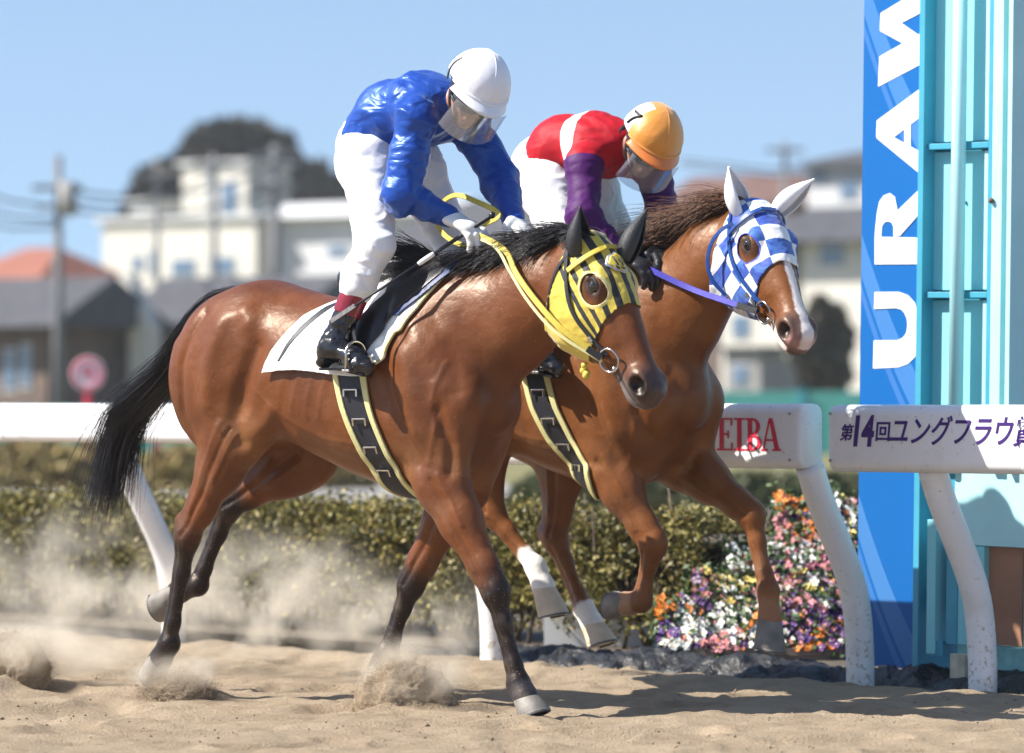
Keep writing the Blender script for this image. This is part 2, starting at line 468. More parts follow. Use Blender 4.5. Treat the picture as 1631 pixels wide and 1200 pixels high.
RELIEF = [  # (polyline in h,z ; height ; width) : furrows and swellings of the muscles under the coat, both flanks
    ([(.34, 1.52), (.36, 1.36), (.41, 1.20), (.47, 1.04), (.52, .93)], -.011, .030),
    ([(.48, 1.32), (.52, 1.17), (.53, 1.05)], .014, .060),
    ([(.46, 1.46), (.56, 1.34), (.63, 1.20)], .005, .035),
    ([(.56, 1.48), (.66, 1.34), (.70, 1.20)], -.005, .03),
    ([(.62, 1.12), (.66, 1.00), (.66, .90)], -.010, .022),
    ([(-.28, 1.36), (-.34, 1.22), (-.40, 1.08), (-.38, 1.00)], -.016, .040),
    ([(-.36, 1.50), (-.33, 1.46)], .012, .04),
    ([(-.22, 1.12), (-.30, 1.04)], .010, .035),
    ([(-.58, 1.50), (-.68, 1.30), (-.70, 1.12), (-.66, .98)], -.010, .026),
    ([(-.45, 1.46), (-.50, 1.30), (-.52, 1.15)], .012, .05),
    ([(-.76, 1.38), (-.80, 1.22), (-.77, 1.06)], .008, .035),
    ([(-.08, 1.00), (.10, .94), (.28, .91), (.44, .92)], -.006, .03),
    ([(.60, 1.22), (.63, 1.12), (.60, 1.02), (.57, .93)], .0022, .012), ([(.64, 1.30), (.60, 1.16), (.61, 1.05)], .0018, .010), ([(-.30, 1.20), (-.12, 1.08), (.05, 1.02), (.2, 1.0)], .0013, .010), ([(-.60, 1.30), (-.55, 1.16), (-.46, 1.04)], .002, .012), ([(.20, 1.42), (.30, 1.30), (.38, 1.15)], -.006, .03), ([(.12, 1.30), (.05, 1.10)], .0014, .015), ([(.05, 1.30), (-.02, 1.10)], .0014, .015), ([(-.02, 1.30), (-.10, 1.12)], .0014, .015),
    ([(-.10, 1.30), (-.17, 1.14)], .0014, .015),
]
def relief(V, N, extra=()):
    out = V.copy(); lat = np.clip(np.abs(N[:, 1]) * 1.4, 0, 1); P = V[:, [0, 2]]
    for it in list(RELIEF) + list(extra):
        ln, amp, wd = it[:3]; sd_ = it[3] if len(it) > 3 else 0; amp = amp * (1.5 if not sd_ else 1.0); ln = np.asarray(ln, float); d = np.full(len(P), 9.0)
        for a, b in zip(ln[:-1], ln[1:]):
            ab = b - a; t = np.clip(((P - a) @ ab) / (ab @ ab), 0, 1)
            d = np.minimum(d, np.linalg.norm(P - a - t[:, None] * ab, axis=1))
        m = (np.abs(V[:, 1]) > .05) if not sd_ else (V[:, 1] * sd_ > .03)
        out += N * (amp * np.exp(-(d / wd) ** 2) * lat * m)[:, None]
    return out

def coat_mat(name, rough=.38):
    m, t, p = newmat(name); N = t.nodes; L = t.links
    at = N.new('ShaderNodeAttribute'); at.attribute_name = 'Col'
    tc = N.new('ShaderNodeTexCoord')
    n1 = N.new('ShaderNodeTexNoise'); n1.inputs['Scale'].default_value = 5; n1.inputs['Detail'].default_value = 8; n1.inputs['Roughness'].default_value = .65
    L.new(tc.outputs['Object'], n1.inputs['Vector'])
    mr = N.new('ShaderNodeMapRange'); mr.inputs[1].default_value = .3; mr.inputs[2].default_value = .7; mr.inputs[3].default_value = .84; mr.inputs[4].default_value = 1.16
    L.new(n1.outputs['Fac'], mr.inputs[0])
    mx = N.new('ShaderNodeMix'); mx.data_type = 'RGBA'; mx.blend_type = 'MULTIPLY'; mx.inputs[0].default_value = 1
    L.new(at.outputs['Color'], mx.inputs[6]); L.new(mr.outputs[0], mx.inputs[7])
    # sand thrown on the coat: fine specks and dusty smears, most of them low down
    X_.t = t; sz = N.new('ShaderNodeSeparateXYZ'); L.new(tc.outputs['Object'], sz.inputs[0])
    sp = N.new('ShaderNodeTexNoise'); sp.inputs['Scale'].default_value = 170; sp.inputs['Detail'].default_value = 2; L.new(tc.outputs['Object'], sp.inputs['Vector'])
    sm_ = N.new('ShaderNodeTexNoise'); sm_.inputs['Scale'].default_value = 7; sm_.inputs['Detail'].default_value = 6; L.new(tc.outputs['Object'], sm_.inputs['Vector'])
    low = X_.op('MINIMUM', X_.op('MAXIMUM', X_.op('SUBTRACT', 1.3, X_(sz.outputs[2])) * .7, .12), .8)
    speck = (X_(sp.outputs['Fac']) + low * .05).gt(.725) * .6; smear = X_.op('MINIMUM', X_.op('MAXIMUM', (X_(sm_.outputs['Fac']) - .52) * 3, 0) * low * .55, .5)
    L.new(mixcol(t, X_.op('MAXIMUM', speck, smear), mx.outputs[2], (.34, .25, .16)), p.inputs['Base Color'])
    mp = N.new('ShaderNodeMapping'); mp.inputs['Scale'].default_value = (50, 90, 160); mp.inputs['Rotation'].default_value = (0, .6, 0); L.new(tc.outputs['Object'], mp.inputs[0])
    n2 = N.new('ShaderNodeTexNoise'); n2.inputs['Scale'].default_value = 1.6; n2.inputs['Detail'].default_value = 4; L.new(mp.outputs[0], n2.inputs['Vector'])
    n3 = N.new('ShaderNodeTexNoise'); n3.inputs['Scale'].default_value = 13; n3.inputs['Detail'].default_value = 3; L.new(tc.outputs['Object'], n3.inputs['Vector'])
    b2 = N.new('ShaderNodeBump'); b2.inputs['Strength'].default_value = .20; b2.inputs['Distance'].default_value = .035; L.new(n3.outputs['Fac'], b2.inputs['Height'])
    b = N.new('ShaderNodeBump'); b.inputs['Strength'].default_value = .12; b.inputs['Distance'].default_value = .004; L.new(n2.outputs['Fac'], b.inputs['Height'])
    L.new(b2.outputs[0], b.inputs['Normal']); L.new(b.outputs[0], p.inputs['Normal'])
    m4 = N.new('ShaderNodeMapRange'); m4.inputs[1].default_value = .3; m4.inputs[2].default_value = .7; m4.inputs[3].default_value = rough - .06; m4.inputs[4].default_value = rough + .12
    L.new(n1.outputs['Fac'], m4.inputs[0]); L.new(m4.outputs[0], p.inputs['Roughness'])
    p.inputs['Specular IOR Level'].default_value = .36; p.inputs['Specular Tint'].default_value = (1, .86, .72, 1)
    return m

M_EYE = mat('eye', (.012, .006, .004), .06, var=0, coat=1)
M_BIT = mat('bit_steel', (.55, .53, .5), .22, 1, var=.05)
M_SHOE = mat('worn_iron', (.16, .15, .14), .55, .6, var=.2)
M_LEATHER = mat('black_leather', (.012, .012, .016), .32, var=.2, bump=.25, bscale=90, bdist=.002)

def build_horse(fr, sp):
    """sp: joints of the legs, head and neck taken for this horse"""
    H = fr.H; B = Body(); lat = (0, 1, 0)
    B.sweep(((0, 0, 0), (1, 0, 0), (0, 0, 1), (0, 1, 0)), TORSO, .05, 2.15, 0)
    # breast muscles and rump
    for s in (-1, 1):
        B.ell((.545, s * .085, 1.02), np.eye(3), (.105, .08, .17), .06, 0)
        B.ell((-.60, s * .12, 1.29), np.eye(3), (.18, .125, .23), .08, 0)
    B.cone((.54, 0, 1.46), (.615, 0, 1.18), .185, .165, .09, .78, lat, 0)
    # neck
    nk = sp['neck']; nr = sp['neck_r']; nw = sp['neck_w']
    for i in range(len(nk) - 1):
        B.cone(nk[i], nk[i + 1], nr[i], nr[i + 1], .09, (nw[i] + nw[i + 1]) / (nr[i] + nr[i + 1]), lat, 1)
    hf = head_frame(sp['poll'], sp['muzzle'], sp.get('yaw', 0)); O, U, Vv, Wd = hf
    B.sweep(hf, HEAD, .045, HPOW, 2)
    hp = lambda u, v, w: O + U * u + Vv * v + Wd * w
    AX = np.array([U, Vv, Wd])
    for s in (-1, 1):
        B.ell(hp(.175, -.005, s * .088), AX, (.054, .034, .030), .03, 2)          # orbit
        B.ell(hp(.155, .022, s * .078), AX, (.040, .018, .022), .025, 2)         # brow ridge
        B.ell(hp(.19, -.175, s * .068), AX, (.10, .085, .022), .035, 2)          # cheek
        B.cone(hp(.23, -.035, s * .085), hp(.38, -.055, s * .056), .016, .008, .03, tag=2)  # facial crest
        B.ell(hp(.556, -.055, s * .054), AX, (.054, .042, .024), .02, 2)         # nostril wing
        B.ell(hp(.576, -.056, s * .074), AX, (.040, .029, .038), .008, 2, sub=True)
        B.ell(hp(.175, -.008, s * .114), AX, (.034, .024, .016), .008, 2, sub=True); B.ell(hp(.125, .012, s * .098), AX, (.022, .014, .012), .02, 2, sub=True)    # eye socket
        B.cone(hp(.47, -.122, s * .064), hp(.645, -.108, s * .050), .0125, .010, .012, tag=2, sub=True)  # mouth
    B.ell(hp(.57, -.128, 0), AX, (.045, .026, .036), .03, 2)                      # chin
    B.ell(hp(.60, -.052, 0), AX, (.036, .042, .048), .03, 2)                      # upper lip
    B.ell(hp(.10, -.10, 0), AX, (.1, .07, .07), .06, 2)
    # throat between head and neck
    B.cone(hp(.05, -.14, 0), nk[-2], .085, .11, .07, .7, lat, 1)
    legs = []; ex_legs = []
    for li, lg in enumerate(sp['legs']):
        kind, l, J = lg['kind'], lg['l'], [H(*j) for j in lg['pts']]
        s = 1 if l > 0 else -1
        t1, t2 = 10 + li, 10 + li
        if kind == 'fore':
            el, kn, fe, co, so_ = J
            sh = np.array([.57 + lg.get('dh', 0) * .3, s * .15, 1.16])
            B.cone((.47 + lg.get('dh', 0) * .15, s * .165, 1.30), sh, .15, .108, .09, .5, lat, 0)
            B.cone(sh, el, .108, .096, .08, .62, lat, 0)
            B.cone((.44, s * .17, 1.16), el, .14, .085, .09, .5, lat, 0)
            d = kn - el; m = el + d * .35; bk = np.array([-.012, 0, 0])
            B.chain([el, m, el + d * .8, kn], [.100, .084, .056, .050], .04, .80, lat, t1)
            B.cone(el + np.array([.02, 0, .02]), el + d * .55 + np.array([.022, 0, 0]), .065, .030, .035, .8, lat, t1)
            f = np.cross(d / np.linalg.norm(d), lat); f = f if f[0] > 0 else -f
            cd = fe - kn; cn = cd / np.linalg.norm(cd)
            B.ell(kn, [cn, np.cross(cn, lat), lat], (.062, .046, .044), .03, t1)
            B.ell(kn + f * .016, [cn, np.cross(cn, lat), lat], (.042, .032, .034), .02, t1)
            g = np.cross(cn, lat); g = g if g @ f > 0 else -g
            B.chain([kn, kn + cd * .35, kn + cd * .8, fe], [.043, .030, .029, .034], .03, .9, lat, t2)
            B.chain([kn - g * .028, kn + cd * .5 - g * .029, fe - g * .018], [.018, .012, .022], .010, 1, lat, t2)
            gaps = (kn, fe)
        else:
            st, hk, fe, co, so_ = J
            dh = lg.get('dh', 0)
            B.cone((-.50 + dh * .2, s * .13, 1.32), st, .22, .125, .10, .52, lat, 0)
            B.cone((-.67 + dh * .15, s * .115, 1.21), st + np.array([-.10, 0, -.04]), .13, .11, .10, .55, lat, 0)
            d = hk - st
            B.chain([st, st + d * .38, st + d * .75, hk], [.125, .094, .056, .047], .05, .66, lat, t1)
            B.cone(st + np.array([-.08, 0, -.05]), st + d * .62 + np.array([-.03, 0, .01]), .085, .040, .05, .6, lat, t1)
            cd = fe - hk; cn = cd / np.linalg.norm(cd)
            g = np.cross(cn, lat); g = g if g @ (d / np.linalg.norm(d)) > -9 and g[0] > 0 or abs(g[0]) < 1e-6 else -g
            if g[0] < 0 and g[2] > -.7: g = -g
            tip = hk - g * .045 - cn * .045
            B.cone(st + d * .62 - g * .02, tip, .026, .022, .03, .75, lat, t1)    # Achilles
            B.cone(tip, hk - g * .02 + cn * .05, .024, .030, .03, .8, lat, t1)    # point of hock
            B.ell(hk, [cn, g, lat], (.062, .050, .042), .03, t1)
            B.chain([hk, hk + cd * .35, hk + cd * .8, fe], [.044, .031, .027, .033], .03, .88, lat, t2)
            B.chain([hk - g * .03 + cn * .04, hk + cd * .5 - g * .031, fe - g * .020], [.020, .0125, .022], .010, 1, lat, t2)
        cd = fe - J[1]; cn = cd / np.linalg.norm(cd); g = np.cross(cn, lat); g = g if g[0] > 0 or abs(g[0]) < .05 else -g
        B.ell(fe, [cn, g, lat], (.044, .040, .037), .02, t2)
        B.ell(fe - g * .026 + cn * .012, [cn, g, lat], (.028, .020, .024), .02, t2)
        B.chain([fe, fe + (co - fe) * .5, co], [.036, .034, .043], .025, .95, lat, t2)
        ax = (so_ - co); ax /= np.linalg.norm(ax)
        B.cone(co - ax * .01, co + ax * .008, .044, .044, .02, 1, lat, t2)
        gg = g if g[0] > 0 else -g
        A2, B2, C2 = J[0][[0, 2]], J[1][[0, 2]], J[2][[0, 2]]; g2 = gg[[0, 2]]; up_ = (B2 - A2)
        pr = np.array([up_[1], -up_[0]]); pr /= np.linalg.norm(pr); pr = pr if pr[0] > 0 else -pr
        ex_legs.append(([A2 + pr * .015, A2 + up_ * .5 + pr * .012, B2 + pr * .004], -.0065, .010, s)); ex_legs.append(([A2 - pr * .03, A2 + up_ * .55 - pr * .022, A2 + up_ * .8 - pr * .012], .004, .012, s))
        ex_legs.append(([A2 + pr * .05, A2 + up_ * .45 + pr * .040], .0035, .008, s))
        ex_legs.append(([B2 - g2 * .013 + (C2 - B2) * .12, C2 - g2 * .012 - (C2 - B2) * .12], -.0045, .0075, s))
        legs.append((kind, J, s))
    V, Q = B.surface(.0068)
    V = relax(V, Q, 2, .5)
    N = vnormals(V, Q); V = relief(V, N, ex_legs); N = vnormals(V, Q)
    lab = B.label(V)
    # ---- coat colour
    C = np.tile(np.array(sp['coat']), (len(V), 1)); h, z = V[:, 0], V[:, 2]
    def mixc(C, m, c): m = np.clip(m, 0, 1)[:, None]; return C * (1 - m) + np.array(c) * m
    sm = lambda a, b, x: np.clip((x - a) / (b - a), 0, 1) ** 2 * (3 - 2 * np.clip((x - a) / (b - a), 0, 1))
    nz = fbm(V * 9, 3)
    C = mixc(C, sm(1.08, .84, z + nz * .12) * (np.abs(V[:, 1]) < .30) * (lab == 0) * .5, sp['belly'])
    C = mixc(C, np.exp(-((h + .38) / .09) ** 2 - ((z - 1.03) / .10) ** 2) * .8, sp['belly'])
    C = mixc(C, np.exp(-((h - .46) / .08) ** 2 - ((z - .93) / .07) ** 2) * .6, sp['belly'])
    C = mixc(C, sm(1.50, 1.64, z + nz * .1) * (lab == 0) * .35, sp['dark'])
    C = mixc(C, sm(.1, .5, fbm(V * 4, 9)) * .35, sp['dark'])
    for li, (kind, J, s) in enumerate(legs):
        m = (lab == 10 + li)
        A = np.array(J[:4]); best = np.full(len(V), 9.); par = np.zeros(len(V))
        for i in range(3):
            ab = A[i + 1] - A[i]; t = np.clip(((V - A[i]) @ ab) / (ab @ ab), 0, 1); d = np.linalg.norm(V - A[i] - t[:, None] * ab, axis=1)
            c = d < best; best[c] = d[c]; par[c] = i + t[c]
        n2 = fbm(V * 14, 5) * .15
        for (a, b, c, amt) in sp['legcol'][li]:
            C = mixc(C, sm(a, b, par + n2) * m * amt, c)
    # ---- face
    X = V - O; u = X @ U; v = X @ Vv; w = X @ Wd; hd = (lab == 2)
    C = mixc(C, hd * sm(.44, .58, u + nz * .05) * .85, sp['muzzle_col'])
    C = mixc(C, hd * sm(-.085, -.115, v + nz * .03) * sm(.43, .52, u) * .7, (.22, .19, .18))
    C = mixc(C, hd * np.clip(1.6 * np.exp(-((u - .577) / .038) ** 2 - ((v + .060) / .029) ** 2), 0, 1) * (np.abs(w) > .024) * (np.abs(w) < .095), (.006, .004, .004))  # nostril hollow, its shade put into the colour
    C = mixc(C, hd * np.clip(1.5 * np.exp(-((u - .175) / .050) ** 2 - ((v + .008) / .036) ** 2), 0, .95), (.018, .011, .009))
    C = mixc(C, hd * np.exp(-((v + .122 - (u - .47) * .08) / .007) ** 2) * (u > .47) * .85, (.02, .012, .01))
    if 'blaze' in sp:
        bw = np.interp(u, [.16, .26, .34, .42, .50, .56, .60, .66], [.0, .010, .020, .018, .024, .020, .030, .028])
        edge = .006 * fbm(V * 60, 8) + bw - np.abs(w - .004)
        C = mixc(C, hd * sm(-.003, .004, edge) * (v > -.075) * (u > .2), (.72, .66, .62))
        C = mixc(C, hd * sm(.0, .01, -.098 - v + .004 * nz) * (u > .47) * (u < .61) * (w < .03), (.70, .62, .58))
        C = mixc(C, hd * np.exp(-((u - .62) / .03) ** 2 - ((v + .06) / .03) ** 2) * .7, (.50, .26, .24))
    body = mesh_obj('racehorse', V, Q, sp['mat'], None, True, cols=C)
    fr.place(body)
    # ---- eyes, ears, hooves
    for s in (-1, 1):
        e = MB(); e.sphere((0, 0, 0), .0258, 24, 16)
        eo = e.build('eye', M_EYE, body, True); eo.location = hp(.175, -.008, s * .0935)
        # eyelid rim
        mb = MB(); c = hp(.175, -.008, s * .107)
        pts = [c + U * .031 * math.cos(a) + Vv * .0215 * math.sin(a) + Wd * s * (.003 - .012 * abs(math.cos(a)) ** 2) for a in np.linspace(0, 2 * math.pi, 22)]
        mb.tube(pts, .0048, 6, cap=False); mb.build('eyelid', sp['lid'], body, True)
    for s, (base, tip) in zip((-1, 1), sp['ears']):
        base = np.array(base); tip = np.array(tip); ax = tip - base; Lh = np.linalg.norm(ax); ax /= Lh
        fwd = np.array(sp['earfwd'][0 if s < 0 else 1], float); fwd -= ax * (fwd @ ax); fwd /= np.linalg.norm(fwd); sd_ = np.cross(ax, fwd)
        V2 = []; nu, nv = 22, 20
        for i in range(nu + 1):
            t = i / nu; wdt = .051 * (math.sin(math.pi * (t * .80 + .20)) ** .8) * (1 - t ** 3) ** .6 + .0015
            for j in range(nv + 1):
                a = math.pi * (.20 + 1.60 * j / nv)      # opening towards fwd
                V2.append(base + ax * Lh * (t - .06 * (1 - t)) + fwd * math.cos(a) * wdt * .78 + sd_ * math.sin(a) * wdt + sd_ * s * .0 + fwd * .020 * t * t)
        Fc = [(i * (nv + 1) + j, i * (nv + 1) + j + 1, (i + 1) * (nv + 1) + j + 1, (i + 1) * (nv + 1) + j) for i in range(nu) for j in range(nv)]
        eo = mesh_obj('ear', V2, Fc, sp['earmat'], body); m_ = eo.modifiers.new('s', 'SOLIDIFY'); m_.thickness = .006; m_.offset = 0
    for li, (kind, J, s) in enumerate(legs):
        co, so_ = J[3], J[4]; ax = so_ - co; hl = np.linalg.norm(ax); ax /= hl
        toe = np.array(sp['legs'][li].get('toe', (1, 0, 0)), float); toe -= ax * (toe @ ax); toe /= np.linalg.norm(toe); sd_ = np.cross(ax, toe)
        V2 = []; n = 28
        prof = [(-.10, .042, .042, -.004), (0, .047, .0455, -.002), (.12, .050, .048, 0), (.5, .058, .054, .006), (.94, .066, .061, .012), (1.0, .065, .060, .012)]
        for (t, ra, rb, sh_) in prof:
            for k in range(n):
                a = 2 * math.pi * k / n; ca = math.cos(a); heel = 1 if ca > -.3 else 1 - (abs(ca) - .3) * .28
                drop = ax * (hl * t + (-.012 * (1 - ca) / 2 * (1 - t) * 1.5 if t <= .12 else 0) - (.012 * (1 - ca) / 2 * t))
                V2.append(co + drop + toe * (sh_ + ra * ca * heel) + sd_ * rb * math.sin(a))
        m = len(prof)
        Fc = [(i * n + k, i * n + (k + 1) % n, (i + 1) * n + (k + 1) % n, (i + 1) * n + k) for i in range(m - 1) for k in range(n)] + [tuple(range(n)), tuple(range((m - 1) * n, m * n))[::-1]]
        ho = mesh_obj('hoof', V2, Fc, sp['hoofmat'][li], body)
        # shoe
        V3 = []
        for (q, dd) in ((1.01, .0), (1.01, .007), (.78, .007), (.78, .0)):
            for k in range(23):
                a = -2.45 + 4.9 * k / 22
                V3.append(co + ax * (hl + dd - .006 * (1 - math.cos(a))) + toe * (.012 + .064 * q * math.cos(a)) + sd_ * .060 * q * math.sin(a))
        Fc = [(r * 23 + k, r * 23 + k + 1, ((r + 1) % 4) * 23 + k + 1, ((r + 1) % 4) * 23 + k) for r in range(4) for k in range(22)] + [(0, 23, 46, 69), (91, 68, 45, 22)]
        mesh_obj('horseshoe', V3, Fc, M_SHOE, ho, False)
    return body, hf, (V, Q, N), lab, legs
BLACKL = (.009, .007, .008)
BRN1 = (.140, .043, .0125); BRN2 = (.175, .060, .017)
M_COAT1 = coat_mat('bay_coat', .40); M_COAT2 = coat_mat('chestnut_coat', .40)
M_HOOFG = mat('grey_hoof', (.20, .18, .155), .6, var=.3, vscale=14, bump=.3, bscale=40)
M_HOOFW = mat('pale_hoof', (.62, .50, .36), .6, var=.2, vscale=14, bump=.3, bscale=40)
M_BLACKEAR = mat('black_ear', (.02, .021, .024), .55, var=.3, bump=.3, bscale=200)
M_WHITEEAR = mat('white_ear_cover', (.80, .80, .81), .6, var=.05, bump=.25, bscale=120, bdist=.002)
M_LID = mat('eyelid_dark', (.03, .018, .014), .75)
H1, H2 = FR1.H, FR2.H

hp1 = H1(944, 392, 0); hm1 = H1(1070, 640, -.01)
u_ = hm1 - hp1; hm1 = hp1 + u_ / np.linalg.norm(u_) * .64
spec1 = dict(coat=BRN1, belly=(.23, .098, .036), dark=(.055, .015, .007), muzzle_col=(.060, .046, .045), mat=M_COAT1, lid=M_LID, earmat=M_BLACKEAR,
    neck=[(.28, 0, 1.37), (.50, 0, 1.41), (.77, 0, 1.46), (.95, 0, 1.56), (hp1[0] - .03, 0, hp1[2] - .10)],
    neck_r=[.24, .225, .185, .145, .115], neck_w=[.17, .15, .115, .09, .075], poll=hp1, muzzle=hm1, yaw=0,
    ears=[(H1(922, 408, -.055), H1(917, 328, -.10)), (H1(996, 412, .055), H1(1022, 332, .11))], earfwd=[(1, .1, 0), (1, .5, .1)],
    hoofmat=[M_HOOFG] * 4,
    legs=[dict(kind='fore', l=-.13, dh=.12, pts=[(704, 768, -.15), (789, 942, -.13), (826, 1088, -.12), (838, 1113, -.12), (849, 1142, -.12)], toe=(1, -.2, .1)),
          dict(kind='fore', l=.13, dh=-.10, pts=[(738, 770, .14), (655, 930, .10), (618, 1040, .09), (606, 1064, .09), (600, 1092, .09)], toe=(1, 0, .3)),
          dict(kind='hind', l=-.13, dh=-.05, pts=[(385, 680, -.16), (300, 852, -.13), (270, 1026, -.11), (254, 1053, -.11), (238, 1080, -.11)], toe=(.8, 0, -.9)),
          dict(kind='hind', l=.13, dh=.1, pts=[(495, 718, .17), (366, 806, .12), (316, 932, .11), (284, 944, .11), (250, 962, .11)], toe=(.2, 0, -1))],
    legcol=[[(.66, 1.05, BLACKL, .97), (1.9, 2.2, (.05, .05, .06), .5)], [(.62, 1.0, BLACKL, .97)],
            [(.70, 1.2, BLACKL, .97)], [(.60, .95, BLACKL, .97)]])
hp2 = H2(1204, 338, 0)
hm2 = H2(1290, 528, -.16); u_ = hm2 - hp2; hm2 = hp2 + u_ / np.linalg.norm(u_) * .63
spec2 = dict(coat=BRN2, belly=(.25, .105, .040), dark=(.07, .022, .010), muzzle_col=(.11, .075, .07), mat=M_COAT2, lid=M_LID, earmat=M_WHITEEAR, blaze=True,
    neck=[(.28, 0, 1.37), (.46, 0, 1.43), (.67, 0, 1.54), (.83, 0, 1.70), (hp2[0] - .035, 0, hp2[2] - .10)],
    neck_r=[.24, .225, .185, .145, .115], neck_w=[.17, .15, .115, .09, .075], poll=hp2, muzzle=hm2, yaw=-.3,
    ears=[(H2(1182, 338, -.055), H2(1155, 268, -.09)), (H2(1240, 336, .055), H2(1292, 280, .11))], earfwd=[(1, -.1, .1), (1, .3, .2)],
    hoofmat=[M_HOOFG, M_HOOFG, M_HOOFW, M_HOOFW],
    legs=[dict(kind='fore', l=-.13, dh=.05, pts=[(966, 738, -.15), (1041, 868, -.13), (1022, 958, -.12), (997, 962, -.12), (972, 957, -.12)], toe=(-.3, 0, -1)),
          dict(kind='fore', l=.13, dh=.15, pts=[(1092, 735, .15), (1197, 820, .13), (1224, 940, .12), (1226, 985, .12), (1222, 1034, .12)], toe=(1, -.2, .2)),
          dict(kind='hind', l=-.13, dh=.2, pts=[(760, 700, -.17), (784, 815, -.13), (853, 902, -.11), (866, 937, -.11), (878, 984, -.11)], toe=(1, 0, .1)),
          dict(kind='hind', l=.13, dh=.25, pts=[(905, 690, .17), (884, 855, .13), (930, 968, .12), (944, 996, .12), (956, 1030, .12)], toe=(1, 0, .1))],
    legcol=[[(1.0, 1.6, (.2, .075, .03), .5), (2.2, 2.6, (.5, .3, .18), .6)], [(1.8, 2.4, (.42, .2, .10), .5)],
            [(1.66, 1.74, (.84, .80, .74), 1)], [(1.93, 2.02, (.84, .80, .74), 1)]])
horse1, hf1, mesh1, lab1, legs1 = build_horse(FR1, spec1)
horse2, hf2, mesh2, lab2, legs2 = build_horse(FR2, spec2)
tag(horse1, 'bay racehorse with black mane and yellow striped hood, nearest the camera', 'racehorse', 'racehorses galloping along the rail')
tag(horse2, 'chestnut racehorse with white blaze and blue checkered hood, beside the rail', 'racehorse', 'racehorses galloping along the rail')
# ------------------------------------------------------------------ ground, rail, hedge, planters
def smooth01(a, b, x):
    t = np.clip((x - a) / (b - a), 0, 1); return t * t * (3 - 2 * t)
RD = np.array([-.6855, .728]); RN = np.array([.728, .685]); RP = np.array([1.411, 17.79])   # rail line: direction, far normal, first post foot
RANG = math.atan2(-.728, .6855)
def rl(t, n, z): p = RP + RD * t + RN * n; return np.array([p[0], p[1], z])

def rail_n(X, Y): return (X - RP[0]) * RN[0] + (Y - RP[1]) * RN[1]

def sand_height(X, Y):
    P = np.stack([X, Y, np.zeros_like(X)], -1)
    z = .012 * fbm(P * np.array([1.6, 2.0, 1]), 21, 4) + .020 * fbm(P * 8, 22, 4)
    hoofs = vnoise(P * np.array([3.2, 3.2, 1]), 30); z = z - .028 * smooth01(.35, .75, hoofs) + .010 * smooth01(.10, .30, hoofs) * (1 - smooth01(.35, .5, hoofs))
    z = z + .006 * fbm(P * 22, 24, 2)
    for (cx, cy, rx, ry, hh) in MOUNDS:
        d = ((X - cx) / rx) ** 2 + ((Y - cy) / ry) ** 2
        z = z + hh * np.exp(-d * 1.6) * (1 + .5 * fbm(P * 11, 40, 3))
    n = rail_n(X, Y)
    z = z + .03 * np.exp(-((n + .28) / .16) ** 2) - .05 * smooth01(.05, .5, n)
    fall = smooth01(3.9, 3.2, np.abs(X - .1)) * smooth01(12.2, 13.2, Y) * smooth01(22.8, 21.5, Y)
    return z * fall
MOUNDS = [(W(650, 1080, 16.9)[0], 16.5, .24, .22, .04), (W(285, 1090, 17.3)[0], 17.25, .17, .14, .06), (W(25, 1050, 18)[0], 17.6, .2, .2, .06), (W(850, 1140, 16)[0], 15.95, .10, .09, .02)]

def sand_mat():
    m, t, p = newmat('sand'); N = t.nodes; L = t.links
    tc = N.new('ShaderNodeTexCoord')
    def noise(sc, det=6, ro=.6):
        n = N.new('ShaderNodeTexNoise'); n.inputs['Scale'].default_value = sc; n.inputs['Detail'].default_value = det; n.inputs['Roughness'].default_value = ro
        L.new(tc.outputs['Object'], n.inputs['Vector']); return n
    n1 = noise(2.6); n2 = noise(9); n3 = noise(260, 3)
    cr = N.new('ShaderNodeValToRGB'); e = cr.color_ramp.elements
    e[0].position = .32; e[0].color = (.25, .185, .12, 1); e[1].position = .72; e[1].color = (.43, .34, .24, 1)
    e2 = cr.color_ramp.elements.new(.5); e2.color = (.36, .278, .19, 1)
    mx = N.new('ShaderNodeMix'); mx.data_type = 'FLOAT'; mx.inputs[0].default_value = .45
    L.new(n1.outputs['Fac'], mx.inputs[2]); L.new(n2.outputs['Fac'], mx.inputs[3]); L.new(mx.outputs[0], cr.inputs[0])
    m2 = N.new('ShaderNodeMapRange'); m2.inputs[1].default_value = .3; m2.inputs[2].default_value = .7; m2.inputs[3].default_value = .78; m2.inputs[4].default_value = 1.2; L.new(n3.outputs['Fac'], m2.inputs[0])
    m3 = N.new('ShaderNodeMix'); m3.data_type = 'RGBA'; m3.blend_type = 'MULTIPLY'; m3.inputs[0].default_value = 1
    L.new(cr.outputs[0], m3.inputs[6]); L.new(m2.outputs[0], m3.inputs[7]); L.new(m3.outputs[2], p.inputs['Base Color'])
    p.inputs['Roughness'].default_value = .95; p.inputs['Specular IOR Level'].default_value = .15
    n4 = noise(70, 6, .7); b = N.new('ShaderNodeBump'); b.inputs['Strength'].default_value = .8; b.inputs['Distance'].default_value = .022
    L.new(n4.outputs['Fac'], b.inputs['Height']); L.new(b.outputs[0], p.inputs['Normal'])
    return m
M_SAND = sand_mat()
nx, ny = 360, 420
xs = np.r_[-1500, -200, -40, -12, np.linspace(-3.8, 4.0, nx), 12, 40, 200, 1500]; ys = np.r_[-60, 0, 8, 12, np.linspace(12.3, 22.8, ny), 26, 40, 80, 200, 600, 3500]
X, Y = np.meshgrid(xs, ys, indexing='ij'); Z = sand_height(X, Y)
nj = len(ys); I, J_ = np.meshgrid(np.arange(len(xs) - 1), np.arange(nj - 1), indexing='ij'); b0 = (I * nj + J_).ravel()
gr = mesh_obj('ground', np.stack([X, Y, Z], -1).reshape(-1, 3), np.stack([b0, b0 + nj, b0 + nj + 1, b0 + 1], -1), M_SAND)
